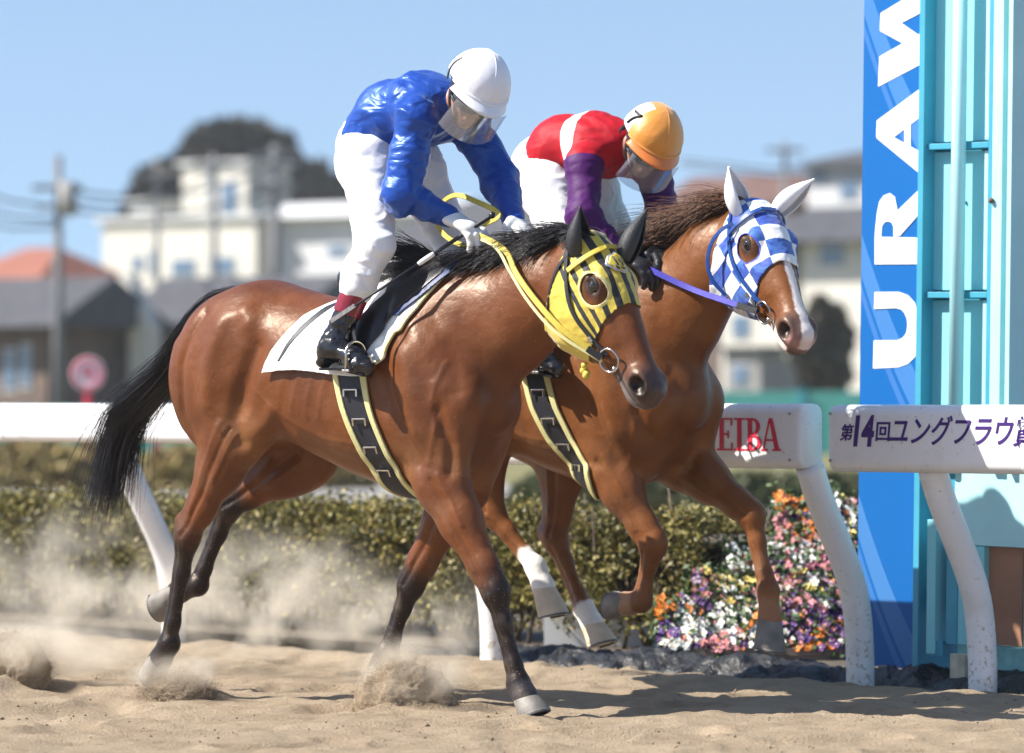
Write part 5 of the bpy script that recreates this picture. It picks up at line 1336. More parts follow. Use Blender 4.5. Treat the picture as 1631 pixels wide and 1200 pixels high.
def saddle_set(horse, fr, me, which):
    V, Q, N = me; Hf = fr.H; one = which == 1; uvf = lambda v: v
    if one:
        le = pz(Hf, [(428, 597), (440, 560), (470, 505), (515, 466)], -.24); le = np.vstack([le, [[le[-1][0] + .03, 1.8]]])
        re = pz(Hf, [(590, 598), (618, 570), (630, 532)], -.24); re2 = pz(Hf, [(650, 528), (668, 480), (692, 430)], -.2); re = np.vstack([re, re2, [[re2[-1][0] + .01, 1.8]]])
        zb = lambda V: V[:, 2] - (1.262 + .012 * np.sin((V[:, 0] + .25) * 9))
    else:
        le = pz(Hf, [(700, 590), (740, 480)], -.24); re = pz(Hf, [(868, 590), (905, 430)], -.24); le = np.vstack([le, [[le[-1][0] + .03, 1.8]]]); re = np.vstack([re, [[re[-1][0], 1.8]]])
        zb = lambda V: V[:, 2] - 1.27
    m, t, p = newmat('saddle_cloth'); X_.t = t
    p.inputs['Base Color'].default_value = (.80, .80, .78, 1); p.inputs['Roughness'].default_value = .8; fabric_bump(m, t, p, 22, .35, .01)
    drape = lambda v: .012 * smooth01(1.45, 1.26, v[:, 2]) * (1 + 1.2 * fbm(v * 7, 6))
    fl = [edge_right(le), edge_left(re), zb, on_trunk]
    cl = shell('saddle_cloth', V, Q, N, fl, .012, m, horse, .006, disp=drape)
    # binding along the front edge
    sh = re.copy(); sh[:, 0] -= .016
    bd = shell('binding', V, Q, N, [edge_right(sh), edge_left(re), zb, on_trunk], .0145, M_YELL, cl, .010, disp=drape)
    if one:
        cpt = pz(Hf, [(522, 472), (497, 492), (476, 525), (462, 552), (452, 577)], -.25)[::-1]; wz = np.array([.006, .010, .015, .020, .012])
        def stroke(V_): return np.interp(V_[:, 2], cpt[:, 1], wz) - np.abs(V_[:, 0] - np.interp(V_[:, 2], cpt[:, 1], cpt[:, 0]))
        shell('numeral_stroke', V, Q, N, [stroke, lambda V_: V_[:, 2] - cpt[0, 1], lambda V_: cpt[-1, 1] - V_[:, 2], lambda V_: -V_[:, 1]], .0135, M_BLACKF, cl, .002, disp=drape)
    # saddle: own thing
    S = Body(); bz = 1.58
    S.ell((.16, 0, bz + .045), np.eye(3), (.21, .105, .045), .04); S.cone((.0, -.05, bz + .045), (.0, .05, bz + .045), .022, .022, .05); S.cone((.33, -.035, bz + .085), (.33, .035, bz + .085), .022, .022, .05)
    S.cone((.0, 0, bz + .045), (.33, 0, bz + .08), .03, .028, .05)
    v, q = S.surface(.008); sd_ = mesh_obj('racing_saddle', v, q, M_LEATHER); fr.place(sd_)
    tag(sd_, 'black racing saddle under the jockey in blue' if one else 'black racing saddle under the jockey in red and purple', 'saddle', 'racing saddles')
    if one: a = pz(Hf, [(548, 572), (560, 520), (590, 470)], -.26); b = pz(Hf, [(588, 566), (612, 515), (672, 440)], -.24)
    else: a = pz(Hf, [(805, 570), (840, 470)], -.26); b = pz(Hf, [(850, 560), (890, 440)], -.24)
    a = np.vstack([a, [[a[-1][0], 1.8]]]); b = np.vstack([b, [[b[-1][0], 1.8]]])
    shell('flap', V, Q, N, [edge_right(a), edge_left(b), lambda V_: V_[:, 2] - 1.29, on_trunk], .026, M_LEATHER, sd_, .006)
    b2 = b.copy(); b2[:, 0] += .03; b2[0, 0] -= .02
    shell('blue_pad', V, Q, N, [edge_right(b - [.02, 0]), edge_left(b2), lambda V_: V_[:, 2] - 1.47, on_trunk], .022, mat('blue_pad', (.012, .035, .13), .5), sd_, .005)
    # girth
    gp = pz(Hf, [(562, 597), (572, 650), (586, 710), (604, 760), (612, 790)] if one else [(860, 600), (872, 650), (890, 700), (914, 745)], -.25)
    if one: gp[-2:, 0] = gp[-3, 0] + .03
    gp[:, 0] += .0; gh = lambda V_: np.interp(V_[:, 2], gp[::-1][:, 1], gp[::-1][:, 0]); wd = .060 if one else .055
    low = lambda V_: np.minimum(1.34 - V_[:, 2], V_[:, 2] - .78)
    G = shell('girth', V, Q, N, [lambda V_: wd - np.abs(V_[:, 0] - gh(V_)), low, on_trunk], .010, M_BLACKF, sd_, .006)
    for s in (-1, 1):
        shell('girth_trim', V, Q, N, [lambda V_: (.0115 - np.abs(V_[:, 0] - gh(V_) - s * wd)), low, on_trunk], .015, M_YELL, G, .010)
    # keepers on the near side of the girth
    for k, zk in enumerate((1.19, 1.085, .985, .90)):
        hk = gh(np.array([[0, 0, zk]]))[0]; c = (np.abs(V[:, 0] - hk) < .02) & (np.abs(V[:, 2] - zk) < .02) & (V[:, 1] < 0)
        if not c.any(): continue
        P, n_ = V[c].mean(0), N[c].mean(0); n_ /= np.linalg.norm(n_); z_ = Vector(n_); x_ = Vector((1, 0, 0)); x_ = (x_ - z_ * (x_ @ z_)).normalized(); y_ = z_.cross(x_)
        Mk = Matrix.Translation(Vector(P) + z_ * .022) @ Matrix((x_, y_, z_)).transposed().to_4x4(); mb = MB()
        for (cx, cy, sx, sy) in ((0, .012, .062, .006), (-.028, 0, .008, .028), (.028, 0, .008, .028)): mb.box((0, 0, 0), (sx, sy, .007), M=Mk @ Matrix.Translation((cx, cy, 0)))
        mb.build('girth_buckle', M_BIT, sd_, False, .0015)
    # stirrup and leather
    for s in (-1, 1):
        fx = Hf(568, 583, -.34) if one else Hf(868, 586, -.33)
        top = np.array([.20, s * .20, 1.52]); bot = np.array([fx[0] - .005, s * abs(fx[1]), fx[2] + .09])
        mb = MB(); strap(mb, spline([top, (top + bot) / 2 + (0, s * .02, 0), bot], 12), [(0, s, .2)] * 12, .016, .004); mb.build('stirrup_leather', M_LEATHER, sd_)
        mb = MB(); c = bot; R_ = []
        for k in range(17):
            a = math.pi * k / 16; R_.append(c + np.array([0, math.cos(a) * .052, -.045 + math.sin(a) * .045]))
        R_ = [c + (0, .055, -.105)] + R_ + [c + (0, -.055, -.105)]
        mb.tube(R_, .0055, 8); st_ = mb.build('stirrup', M_BIT, sd_, True)
        mb = MB(); mb.box(c + (0, 0, -.108), (.036, .118, .010)); mb.build('tread', M_BIT, st_, False, .003)
    return sd_, cl
sad1, cl1 = saddle_set(horse1, FR1, mesh1, 1)
sad2, cl2 = saddle_set(horse2, FR2, mesh2, 2)

# ---- hair
def hair_mat(name, c1, c2, rough=.38):
    m, t, p = newmat(name); tc = t.nodes.new('ShaderNodeTexCoord'); n = t.nodes.new('ShaderNodeTexNoise'); n.inputs['Scale'].default_value = 60
    t.links.new(tc.outputs['Object'], n.inputs['Vector']); X_.t = t; f = X_.op('MULTIPLY', X_(n.outputs['Fac']) - .35, 3.0); t.links.new(mixcol(t, f, c1, c2), p.inputs['Base Color']); p.inputs['Roughness'].default_value = rough; return m
M_HB = hair_mat('black_hair', (.008, .008, .010), (.022, .018, .02)); M_HR = hair_mat('chestnut_hair', (.055, .022, .012), (.17, .075, .035), .5)
def crest(me, h0, h1, n):
    V, Q, N = me; out = []
    for h in np.linspace(h0, h1, n):
        m = (np.abs(V[:, 0] - h) < .012) & (np.abs(V[:, 1]) < .03); z = V[m][:, 2].max() if m.any() else out[-1][2]; out.append((h, 0, z))
    return np.array(out)
def mane(horse, me, h0, h1, mt, n, length, seed, lift, spread=.1, sd_side=-1):
    Rr = np.random.RandomState(seed); cr = crest(me, h0, h1, 60); paths = []
    for i in range(n):
        a = Rr.uniform(0, 1); p = np.array([np.interp(a, np.linspace(0, 1, 60), cr[:, j]) for j in range(3)]); p += (0, Rr.normal() * .012, -.012)
        g = int(a * 22) ; cl = np.random.RandomState(g + seed).normal(size=3) * .4
        Ln = length * Rr.uniform(.5, 1.15) * (1 - .25 * a); side = sd_side * abs(Rr.normal(.5, .5)) + cl[1] * .5
        d = np.array([-1.0 + .2 * cl[0], side * .35, lift + .25 * cl[2] + Rr.normal() * .15]); d /= np.linalg.norm(d); P = [p]; pos = p.copy()
        for k in range(9):
            pos = pos + d * Ln / 9; d = d + np.array([-.05, side * .05 + Rr.normal() * .06 + .10 * math.sin(k * 1.1 + cl[1] * 9), -.13 + Rr.normal() * .06 + .08 * cl[2] + .10 * math.sin(k * 1.4 + cl[0] * 9)]); d /= np.linalg.norm(d); P.append(pos.copy())
        paths.append(np.array(P))
    return strands('mane', None, paths, .0021, mt, horse)
mane(horse1, mesh1, .44, 1.14, M_HB, 6500, .30, 5, .26)
mane(horse2, mesh2, .45, 1.02, M_HR, 1500, .36, 6, .34)
def forelock(horse, hf, mt, n, seed):
    O, U, Vv, Wd = hf; Rr = np.random.RandomState(seed); paths = []
    for i in range(n):
        p = O + Wd * Rr.normal() * .02 + Vv * .05 + U * -.01; d = np.array([-.9, -.35 + Rr.normal() * .3, .15 + Rr.normal() * .2]); P = [p]; pos = p.copy()
        for k in range(8): pos = pos + d / np.linalg.norm(d) * .018; d = d + np.array([0, Rr.normal() * .05, -.12]); P.append(pos.copy())
        paths.append(np.array(P))
    return strands('forelock', None, paths, .002, mt, horse)
forelock(horse1, hf1, M_HB, 350, 8)
def tail(horse, path, mt, n, seed, rad0, fan):
    Rr = np.random.RandomState(seed); K = spline(path, 16); paths = []
    for i in range(n):
        g = np.random.RandomState(seed + 1 + i % 37).normal(size=3); o = Rr.normal(size=3); end = Rr.uniform(.55, 1.0) ; P = []
        for k in range(16):
            a = k / 15 * end; c = np.array([np.interp(a, np.linspace(0, 1, 16), K[:, j]) for j in range(3)])
            w = rad0 * (.35 + 1.0 * min(a * 3, 1)) + fan * a ** 1.7
            P.append(c + (o * .55 + g * .6) * w * (1, 1, .8) + np.array([0, 0, -.02 * a]) + .012 * a * np.sin(a * 9 + g * 3))
        paths.append(np.array(P))
    return strands('tail' if n > 400 else 'stray_hair', None, paths, .0022, mt, horse, .2)
tp1 = [H1(392, 449, .0), H1(345, 472, -.0), H1(308, 520, -.0), H1(284, 572, 0), H1(240, 618, 0), H1(200, 660, 0), H1(180, 728, 0), H1(163, 815, 0)]
tp1[0][2] -= .03
tail(horse1, tp1, M_HB, 3300, 11, .019, .038)
T_ = tail(horse1, tp1, M_HB, 260, 15, .022, .11)
for k in range(0): pass
tp2 = [H2(640, 470, .0), H2(615, 500, 0), H2(590, 580, 0), H2(570, 680, 0)]
tail(horse2, tp2, M_HR, 500, 12, .022, .06)
# ------------------------------------------------------------------ jockeys
M_SKIN = mat('skin', (.38, .19, .125), .5, var=.08, vscale=20, bump=.15, bscale=120, bdist=.002)
M_HAIR = mat('dark_hair', (.015, .011, .010), .5, var=.2)
def satin(name, col, col2, rough=.3):
    m, t, p = newmat(name); X_.t = t; tc = t.nodes.new('ShaderNodeTexCoord')
    mp = t.nodes.new('ShaderNodeMapping'); mp.inputs['Scale'].default_value = (5, 5, 9); t.links.new(tc.outputs['Object'], mp.inputs[0])
    n = t.nodes.new('ShaderNodeTexNoise'); n.inputs['Scale'].default_value = 1.6; n.inputs['Detail'].default_value = 2.5; n.inputs['Distortion'].default_value = 1.2; t.links.new(mp.outputs[0], n.inputs['Vector'])
    p.inputs['Base Color'].default_value = (*col, 1); p.inputs['Roughness'].default_value = rough; p.inputs['Sheen Weight'].default_value = .15; p.inputs['Sheen Tint'].default_value = (*col2, 1); p.inputs['Specular Tint'].default_value = (*col2, 1); p.inputs['Specular IOR Level'].default_value = 1.0
    p.inputs['Anisotropic'].default_value = .4
    b = t.nodes.new('ShaderNodeBump'); b.inputs['Strength'].default_value = .30; b.inputs['Distance'].default_value = .04; t.links.new(n.outputs['Fac'], b.inputs['Height'])
    n3 = t.nodes.new('ShaderNodeTexNoise'); n3.inputs['Scale'].default_value = 40; t.links.new(tc.outputs['Object'], n3.inputs['Vector']); b3 = t.nodes.new('ShaderNodeBump'); b3.inputs['Strength'].default_value = .15; b3.inputs['Distance'].default_value = .005
    t.links.new(n3.outputs['Fac'], b3.inputs['Height']); t.links.new(b.outputs[0], b3.inputs['Normal']); t.links.new(b3.outputs[0], p.inputs['Normal'])
    return m
M_BSAT = satin('blue_satin', (.004, .040, .29), (.40, .65, 1), .38)
M_WPANT = mat('white_breeches', (.80, .80, .82), .6, var=.03, sheen=.2, bump=.3, bscale=11, bdist=.02)
M_MAROON = mat('maroon_leather', (.20, .012, .025), .25, var=.2, vscale=12, bump=.1, bscale=30)
M_BOOT = mat('boot_leather', (.010, .010, .012), .22, var=.2, bump=.35, bscale=14, bdist=.02, coat=.3)
M_WGLOVE = mat('white_glove', (.74, .73, .70), .7, var=.08, vscale=30, bump=.3, bscale=120, bdist=.003)
M_BGLOVE = mat('black_glove', (.015, .015, .018), .5, var=.2, bump=.3, bscale=120, bdist=.003)
def clear_mat(name, tint, a=.22):
    m = bpy.data.materials.new(name); m.use_nodes = True; t = m.node_tree; t.nodes.clear(); o = t.nodes.new('ShaderNodeOutputMaterial')
    g = t.nodes.new('ShaderNodeBsdfGlossy'); g.inputs['Roughness'].default_value = .12; g.inputs['Color'].default_value = (.85, .9, 1, 1)
    tr = t.nodes.new('ShaderNodeBsdfTransparent'); tr.inputs['Color'].default_value = (*tint, 1); d = t.nodes.new('ShaderNodeBsdfDiffuse'); d.inputs['Color'].default_value = (.6, .68, .78, 1)
    m1 = t.nodes.new('ShaderNodeMixShader'); m1.inputs[0].default_value = .38; t.links.new(g.outputs[0], m1.inputs[1]); t.links.new(d.outputs[0], m1.inputs[2])
    fr = t.nodes.new('ShaderNodeLayerWeight'); fr.inputs[0].default_value = .35; mr = t.nodes.new('ShaderNodeMapRange'); mr.inputs[3].default_value = a; mr.inputs[4].default_value = .7; t.links.new(fr.outputs['Facing'], mr.inputs[0])
    m2 = t.nodes.new('ShaderNodeMixShader'); t.links.new(mr.outputs[0], m2.inputs[0]); t.links.new(tr.outputs[0], m2.inputs[1]); t.links.new(m1.outputs[0], m2.inputs[2]); t.links.new(m2.outputs[0], o.inputs[0]); return m
M_VISOR = clear_mat('clear_face_guard', (.84, .89, .94), .34); M_GOG = mat('goggle_lens', (.03, .035, .045), .12, var=.1, spec=.8)

def unit(v): v = np.asarray(v, float); return v / np.linalg.norm(v)
class Scaled:
    def __init__(s, B, c, k): s.B = B; s.c = c; s.q = k
    def cone(s, a, b, ra, rb, k=.05, flat=1.0, n=(0, 1, 0), tag=0): s.B.cone(s.c + (a - s.c) * s.q, s.c + (b - s.c) * s.q, ra * s.q, rb * s.q, k, flat, n, tag)
def hand(B, wrist, d, pn, side, tg, grow=.0):
    B = Scaled(B, wrist, 1.14)
    """five fingers curled round a rein; d = wrist to knuckles, pn = palm normal, side = direction of the thumb"""
    d = unit(d); pn = unit(np.asarray(pn) - d * (np.asarray(pn) @ d)); sd_ = unit(side - d * (side @ d) - pn * (side @ pn))
    B.cone(wrist - d * .02, wrist + d * .02, .026 + grow, .028 + grow, .02, .8, pn, tg)
    B.cone(wrist + d * .02 - sd_ * .008, wrist + d * .078 - sd_ * .004, .032 + grow, .036 + grow, .02, .5, pn, tg)
    for k, (o, l, a0) in enumerate(((.032, 1.0, 8), (.011, 1.08, 12), (-.010, 1.03, 18), (-.029, .88, 26))):
        p = wrist + d * (.080 - abs(o) * .12) + sd_ * o; a = math.radians(a0); r = .0098 + grow
        for j, (sl, da) in enumerate(((.046 * l, 0), (.031 * l, 34), (.024 * l, 30))):
            a += math.radians(da); q = p + (d * math.cos(a) + pn * math.sin(a)) * sl; B.cone(p, q, r, r * .93, .005, 1, (0, 0, 1), tg); p = q; r *= .93
    p = wrist + d * .028 + sd_ * .026; q = p + (d * .6 + sd_ * .55 + pn * .35) * .040; B.cone(p, q, .015 + grow, .0125 + grow, .012, 1, (0, 0, 1), tg)
    r_ = q + (d * .75 - sd_ * .35 + pn * .6) * .034; B.cone(q, r_, .0125 + grow, .010 + grow, .006, 1, (0, 0, 1), tg)

def wrinkle(V, Q, amp, sc, seed, st=(1, 1, 1), k=1.0, it=1):
    N = vnormals(V, Q); st = np.array(st); w = np.stack([fbm(V * sc * .5, seed + 7), fbm(V * sc * .5, seed + 8), fbm(V * sc * .5, seed + 9)], 1)
    P = V * sc * st + w * 1.6; f = 1 - np.abs(vnoise(P, seed)) * 2; g = 1 - np.abs(vnoise(P * 2.1 + 5, seed + 1)) * 2
    return relax(V + N * (amp * (f * .75 + g * .30) * k)[:, None], Q, it, .4)

def jockey(fr, J, sp):
    g = lambda n: J[n]; B = Body(); f_, u_, s_ = sp['face'], sp['up'], None
    f_ = unit(f_); u_ = unit(np.asarray(u_) - f_ * (np.asarray(u_) @ f_)); s_ = np.cross(u_, f_)   # s_: left or right, made to point to far side
    if s_[1] < 0: s_ = -s_
    C = J['head']; hp = lambda f, u, s: C + f_ * f + u_ * u + s_ * s; AX = np.array([f_, u_, s_])
    spine = [J['pelvis'], J['waist'], J['chest'], J['neck']]
    def torso(Bx, gr, tg):
        Bx.chain(spine[:3], [.105 + gr, .105 + gr, .115 + gr], .06, 1.15, (0, 1, 0), tg)
        Bx.cone(J['chest'], J['neck'] - unit(J['neck'] - J['chest']) * .04, .11 + gr, .075 + gr, .06, 1.2, (0, 1, 0), tg)
        for s in ('n', 'f'): Bx.cone(J['chest'], J['sh' + s], .085 + gr, .055 + gr, .05, 1, (0, 1, 0), tg)
    def arm(Bx, s, gr, tg, r=(.054, .044, .040, .027), k=.035):
        Bx.cone(J['sh' + s], J['el' + s], r[0] + gr, r[1] + gr, k, 1, (0, 1, 0), tg); Bx.cone(J['el' + s], J['wr' + s], r[2] + gr, r[3] + gr, k, 1, (0, 1, 0), tg)
    def leg(Bx, s, gr, tg, upto=1.0):
        hip, kn, an = J['hip' + s], J['kn' + s], J['an' + s]
        Bx.cone(hip, kn, .088 + gr, .056 + gr, .05, 1, (0, 1, 0), tg); e = kn + (an - kn) * upto
        Bx.cone(kn, e, .052 + gr, (.052 + (.033 - .052) * upto) + gr, .03, 1, (0, 1, 0), tg)
        Bx.ell(kn + (an - kn) * .28 - np.array([.02, 0, 0]), np.eye(3), (.045 + gr, .045 + gr, .085), .03, tg)
    # body: one continuous figure
    torso(B, 0, 0)
    for s in 'nf':
        arm(B, s, 0, 0); leg(B, s, 0, 0); B.cone(J['hip' + s], J['pelvis'], .10, .10, .05)
        B.cone(J['an' + s], J['ball' + s], .034, .028, .03); B.cone(J['an' + s], J['an' + s] + unit(J['an' + s] - J['ball' + s]) * .03 - (0, 0, .03), .03, .026, .02)
        hd, pn, sd_ = sp['hand' + s]; hand(B, J['wr' + s], np.array(hd), np.array(pn), np.array(sd_), 0)
    B.cone(J['neck'], hp(-.03, -.06, 0), .058, .052, .04)
    B.ell(hp(-.012, .018, 0), AX, (.098, .100, .077), .02); B.ell(hp(.030, -.050, 0), AX, (.062, .078, .058), .04)
    B.ell(hp(.062, -.108, 0), AX, (.024, .020, .026), .03); B.ell(hp(.072, -.040, .034), AX, (.020, .018, .022), .02); B.ell(hp(.072, -.040, -.034), AX, (.020, .018, .022), .02)
    B.cone(hp(.092, .000, 0), hp(.112, -.036, 0), .008, .0125, .012); B.ell(hp(.100, -.042, .012), AX, (.010, .008, .008), .008); B.ell(hp(.100, -.042, -.012), AX, (.010, .008, .008), .008)
    B.cone(hp(.088, .016, .03), hp(.088, .016, -.03), .011, .011, .015)
    for s in (-1, 1):
        B.ell(hp(.086, -.006, s * .030), AX, (.014, .012, .017), .008, 0, sub=True); B.ell(hp(-.004, -.022, s * .080), AX, (.019, .031, .009), .008); B.ell(hp(.002, -.020, s * .090), AX, (.010, .018, .006), .005, 0, sub=True)
    B.cone(hp(.092, -.070, .018), hp(.092, -.070, -.018), .0065, .0065, .006); B.cone(hp(.089, -.080, .015), hp(.089, -.080, -.015), .007, .007, .006); B.cone(hp(.098, -.0755, .016), hp(.098, -.0755, -.016), .0022, .0022, .003, tag=0, sub=True)
    V, Q = B.surface(.0055); V = relax(V, Q, 1, .4); body = mesh_obj('person', V, Q, M_SKIN); fr.place(body)
    for s in (-1, 1):
        e = MB(); e.sphere(hp(.080, -.006, s * .030), .0125, 14, 10); e.build('eye', mat('eye_white', (.6, .58, .55), .2), body, True)
        e = MB(); e.sphere(hp(.0885, -.008, s * .030), .0062, 10, 8); e.build('iris', M_EYE, body, True)
    # hair at the nape
    Bh = Body(); Bh.ell(hp(-.020, .005, 0), AX, (.097, .095, .082), .02); Bh.ell(hp(.06, -.04, 0), AX, (.09, .09, .12), .01, 0, sub=True)
    v, q = Bh.surface(.006); mesh_obj('hair', v, q, M_HAIR, body)
    # breeches
    P = Body(); P.cone(J['pelvis'], J['waist'], .118, .105, .06, 1.2, (0, 1, 0))
    for s in 'nf':
        P.cone(J['pelvis'], J['hip' + s], .112, .108, .06); leg(P, s, .016, 0, sp.get('upto', .46))
    P.cone(J['hipn'], J['hipf'], .105, .105, .05)
    v, q = P.surface(.006); v = wrinkle(v, q, .0075, 9, 31, (1, 1, 1.8)); br = mesh_obj('breeches', v, q, M_WPANT, body)
    # boots
    for s in 'nf':
        kn, an, ba = J['kn' + s], J['an' + s], J['ball' + s]; ax = unit(an - kn); L_ = np.linalg.norm(an - kn)
        Bo = Body(); a = kn + ax * L_ * .64; Bo.cone(a, an, .048, .040, .03)
        sdv = unit(np.array(ba) - an); heel = an - unit(sdv * (1, 1, 0)) * .045 + np.array([0, 0, -.05]); toe = ba + unit(sdv) * .055
        Bo.cone(an, ba, .042, .036, .04, 1, (0, 1, 0)); Bo.cone(ba, toe, .036, .027, .03, 1.1, (0, 1, 0)); Bo.cone(an, heel, .035, .029, .03)
        v, q = Bo.surface(.006); shft = 1 - smooth01(.0, .07, np.abs((v - an) @ ax + .10)); v = wrinkle(v, q, .009, 13, 41, (1, 1, 2.4), .4 + .6 * smooth01(-.2, -.05, (v - an) @ ax)); bo = mesh_obj('boot', v, q, sp['boot'], body)
        mb = MB(); hh = heel + (0, 0, -.030); tt = toe + (0, 0, -.026); strap(mb, spline([hh, (hh + ba + (0, 0, -.036)) / 2 + (0, 0, .006), ba + (0, 0, -.038), tt], 14), [(0, 0, -1)] * 14, .062, .009); mb.build('sole', M_BLK, bo)
        Bc = Body(); Bc.cone(kn + ax * L_ * .38, kn + ax * L_ * .72, .056, .052, .02); v, q = Bc.surface(.005); z0, z1 = (v - kn) @ ax, L_
        t_ = quads_to_tris(q); n_ = vnormals(v, q); v2, n2, t2 = clip(v, n_, t_, [lambda X: (X - kn) @ ax - L_ * .43, lambda X: L_ * .68 - (X - kn) @ ax]); cu = mesh_obj('boot_cuff', v2, t2, sp['cuff'], bo); md = cu.modifiers.new('s', 'SOLIDIFY'); md.thickness = .004
        # shin sock between breeches and boot
        Bs = Body(); Bs.cone(kn + ax * L_ * .1, kn + ax * L_ * .5, .054, .047, .02); v, q = Bs.surface(.006); mesh_obj('sock', v, q, M_WPANT, body)
    # jersey
    T = Body(); gr = sp['loose']; torso(T, gr, 0); T.cone(J['waist'], J['waist'] + (J['pelvis'] - J['waist']) * sp.get('hem', .55), .114 + gr * .5, .116 + gr * .4, .06, 1.2, (0, 1, 0))
    T.cone(J['neck'] - unit(J['neck'] - J['chest']) * .05, J['neck'] + unit(J['neck'] - J['chest']) * .012, .075, .062, .04)
    for s in 'nf': arm(T, s, gr, 1 if s == 'n' else 2, (.060, .050, .048, .030), .03); T.cone(J['elx' + s] if 'elx' + s in J else J['el' + s], J['el' + s] + (0, 0, .001), .055 + gr * .6, .055 + gr * .6, .03, 1, (0, 1, 0), 1 if s == 'n' else 2)
    v, q = T.surface(.0055); v = relax(v, q, 1, .4)
    # cloth folds: rings and diagonals round the sleeves, long folds down the back
    def fcoord(x):
        axb = unit(J['chest'] - J['waist']); out = np.zeros_like(x); wsum = np.zeros(len(x))
        segs = [(J['waist'], J['chest'], (.55, 1.25), .0)] + [(J[a + s], J[b + s], (1.5, .55), 1.0) for s in 'nf' for a, b in (('sh', 'el'), ('el', 'wr'))]
        for a, b, (ka, kp), o in segs:
            d = b - a; t_ = np.clip(((x - a) @ d) / (d @ d), 0, 1); ds = np.linalg.norm(x - a - t_[:, None] * d, axis=1); w = np.exp(-(ds / (.06 if o else .11)) ** 2 * 1.5) + 1e-6; un = d / np.linalg.norm(d)
            al = ((x - a) @ un)[:, None] * un; out += w[:, None] * ((al * ka) + (x - a - al) * kp + a); wsum += w
        return out / wsum[:, None]
    N_j = vnormals(v, q); sc_ = sp.get('fsc', 8); wv = np.stack([fbm(v * 6, 90 + k, 3) for k in range(3)], 1); Pf = fcoord(v) * sc_ * 1.5 + wv * 1.3
    rid = lambda X, sd: (1 - np.abs(vnoise(X, sd)) * 2.2); hgt = rid(Pf, 51) * .65 + rid(Pf * 1.9 + 3, 52) * .24 + rid(Pf * 3.7, 53) * .05
    jt = sum(np.exp(-(np.linalg.norm(v - J[k_], axis=1) / .11) ** 2) for k_ in ('eln', 'elf', 'shn', 'shf')); v = relax(v + N_j * (sp['fold'] * hgt * (.55 + .75 * np.clip(jt, 0, 1)))[:, None], q, 1, .4)
    lab = T.label(v); cols = sp['jcol'](v, lab, J); jr = mesh_obj('jersey', v, q, sp['jmat'], body, cols=cols)
    if sp.get('juv'): 
        at = jr.data.attributes.new('P', 'FLOAT_VECTOR', 'POINT'); at.data.foreach_set('vector', sp['juv'](v, lab, J).astype(np.float32).ravel())
    # cuffs and gloves
    for s in 'nf':
        a = unit(J['wr' + s] - J['el' + s]); mb = MB(); mb.torus(J['wr' + s] - a * .012, .031, .008, Vector(a).to_track_quat('Z', 'Y').to_matrix(), 24, 8); mb.build('sleeve_cuff', sp['cuffband'], jr, True)
        G = Body(); hd, pn, sd_ = sp['hand' + s]; hand(G, J['wr' + s], np.array(hd), np.array(pn), np.array(sd_), 0, .003); v, q = G.surface(.0035); mesh_obj('glove', v, q, sp['glove'], body)
    # neck scarf
    mb = MB(); a = unit(hp(-.03, -.06, 0) - J['neck']); mb.torus(J['neck'] + a * .015, .060, .016, Vector(a).to_track_quat('Z', 'Y').to_matrix(), 28, 10); mb.build('collar', sp['collar'], body, True)
    # helmet with silk cover
    rf, ru, rs = .138, .130, .118; cu_ = .030; V = []; nu, nv = 72, 30
    for j in range(nv + 1):
        ph = (math.pi * .515) * j / nv
        for i in range(nu):
            th = 2 * math.pi * i / nu; q = 1 + .018 * abs(math.sin(th * 3)) * -math.sin(ph) + .006 * math.sin(th * 23) * (j / nv) ** 6
            V.append(hp(rf * q * math.sin(ph) * math.cos(th), cu_ + ru * q * math.cos(ph) + .020 * (j / nv) ** 5 * abs(math.sin(th)) - .012 * (j / nv) ** 4 * (1 - math.cos(th)) * .9, rs * q * math.sin(ph) * math.sin(th)))
    Fc = [(j * nu + i, (j + 1) * nu + i, (j + 1) * nu + (i + 1) % nu, j * nu + (i + 1) % nu) for j in range(nv) for i in range(nu)]
    V = np.array(V); V += unit([1, 1, 1]) * 0
    he = mesh_obj('helmet', V, Fc, sp['capmat'], body, uv=np.stack([(V - C) @ f_, (V - C) @ u_, (V - C) @ s_], 1)); md = he.modifiers.new('s', 'SOLIDIFY'); md.thickness = .006; md.offset = 0
    V = []; n_ = 33
    for r_ in range(7):
        q = r_ / 6
        for i in range(n_):
            a = -1.15 + 2.3 * i / (n_ - 1); e = (rf - .006 + q * .058 * max(math.cos(a * 1.33), 0) ** .7); V.append(hp(e * math.cos(a), cu_ + .004 - .024 * q ** 1.3 - .006 * (a / 1.15) ** 2, (rs - .004 + q * .016) * math.sin(a) * 1.0))
    pk = mesh_obj('peak', V, [(r_ * n_ + i, (r_ + 1) * n_ + i, (r_ + 1) * n_ + i + 1, r_ * n_ + i + 1) for r_ in range(6) for i in range(n_ - 1)], sp['peakmat'], he); md = pk.modifiers.new('s', 'SOLIDIFY'); md.thickness = .008; md.offset = 0
    mb = MB(); pts = [hp((rf + .004) * math.cos(a), cu_ + .006, (rs + .002) * math.sin(a)) for a in np.linspace(-1.3, 1.3, 30)]; mb.tube(pts, .006, 8); mb.build('peak_seam', sp['capmat'], he, True)
    mb = MB(); mb.tube([hp(rf * math.sin(a) * 1.006, cu_ + ru * math.cos(a) * 1.006, .0) for a in np.linspace(-1.3, 1.45, 30)], .0035, 6); mb.build('crown_seam', sp['capmat'], he, True)
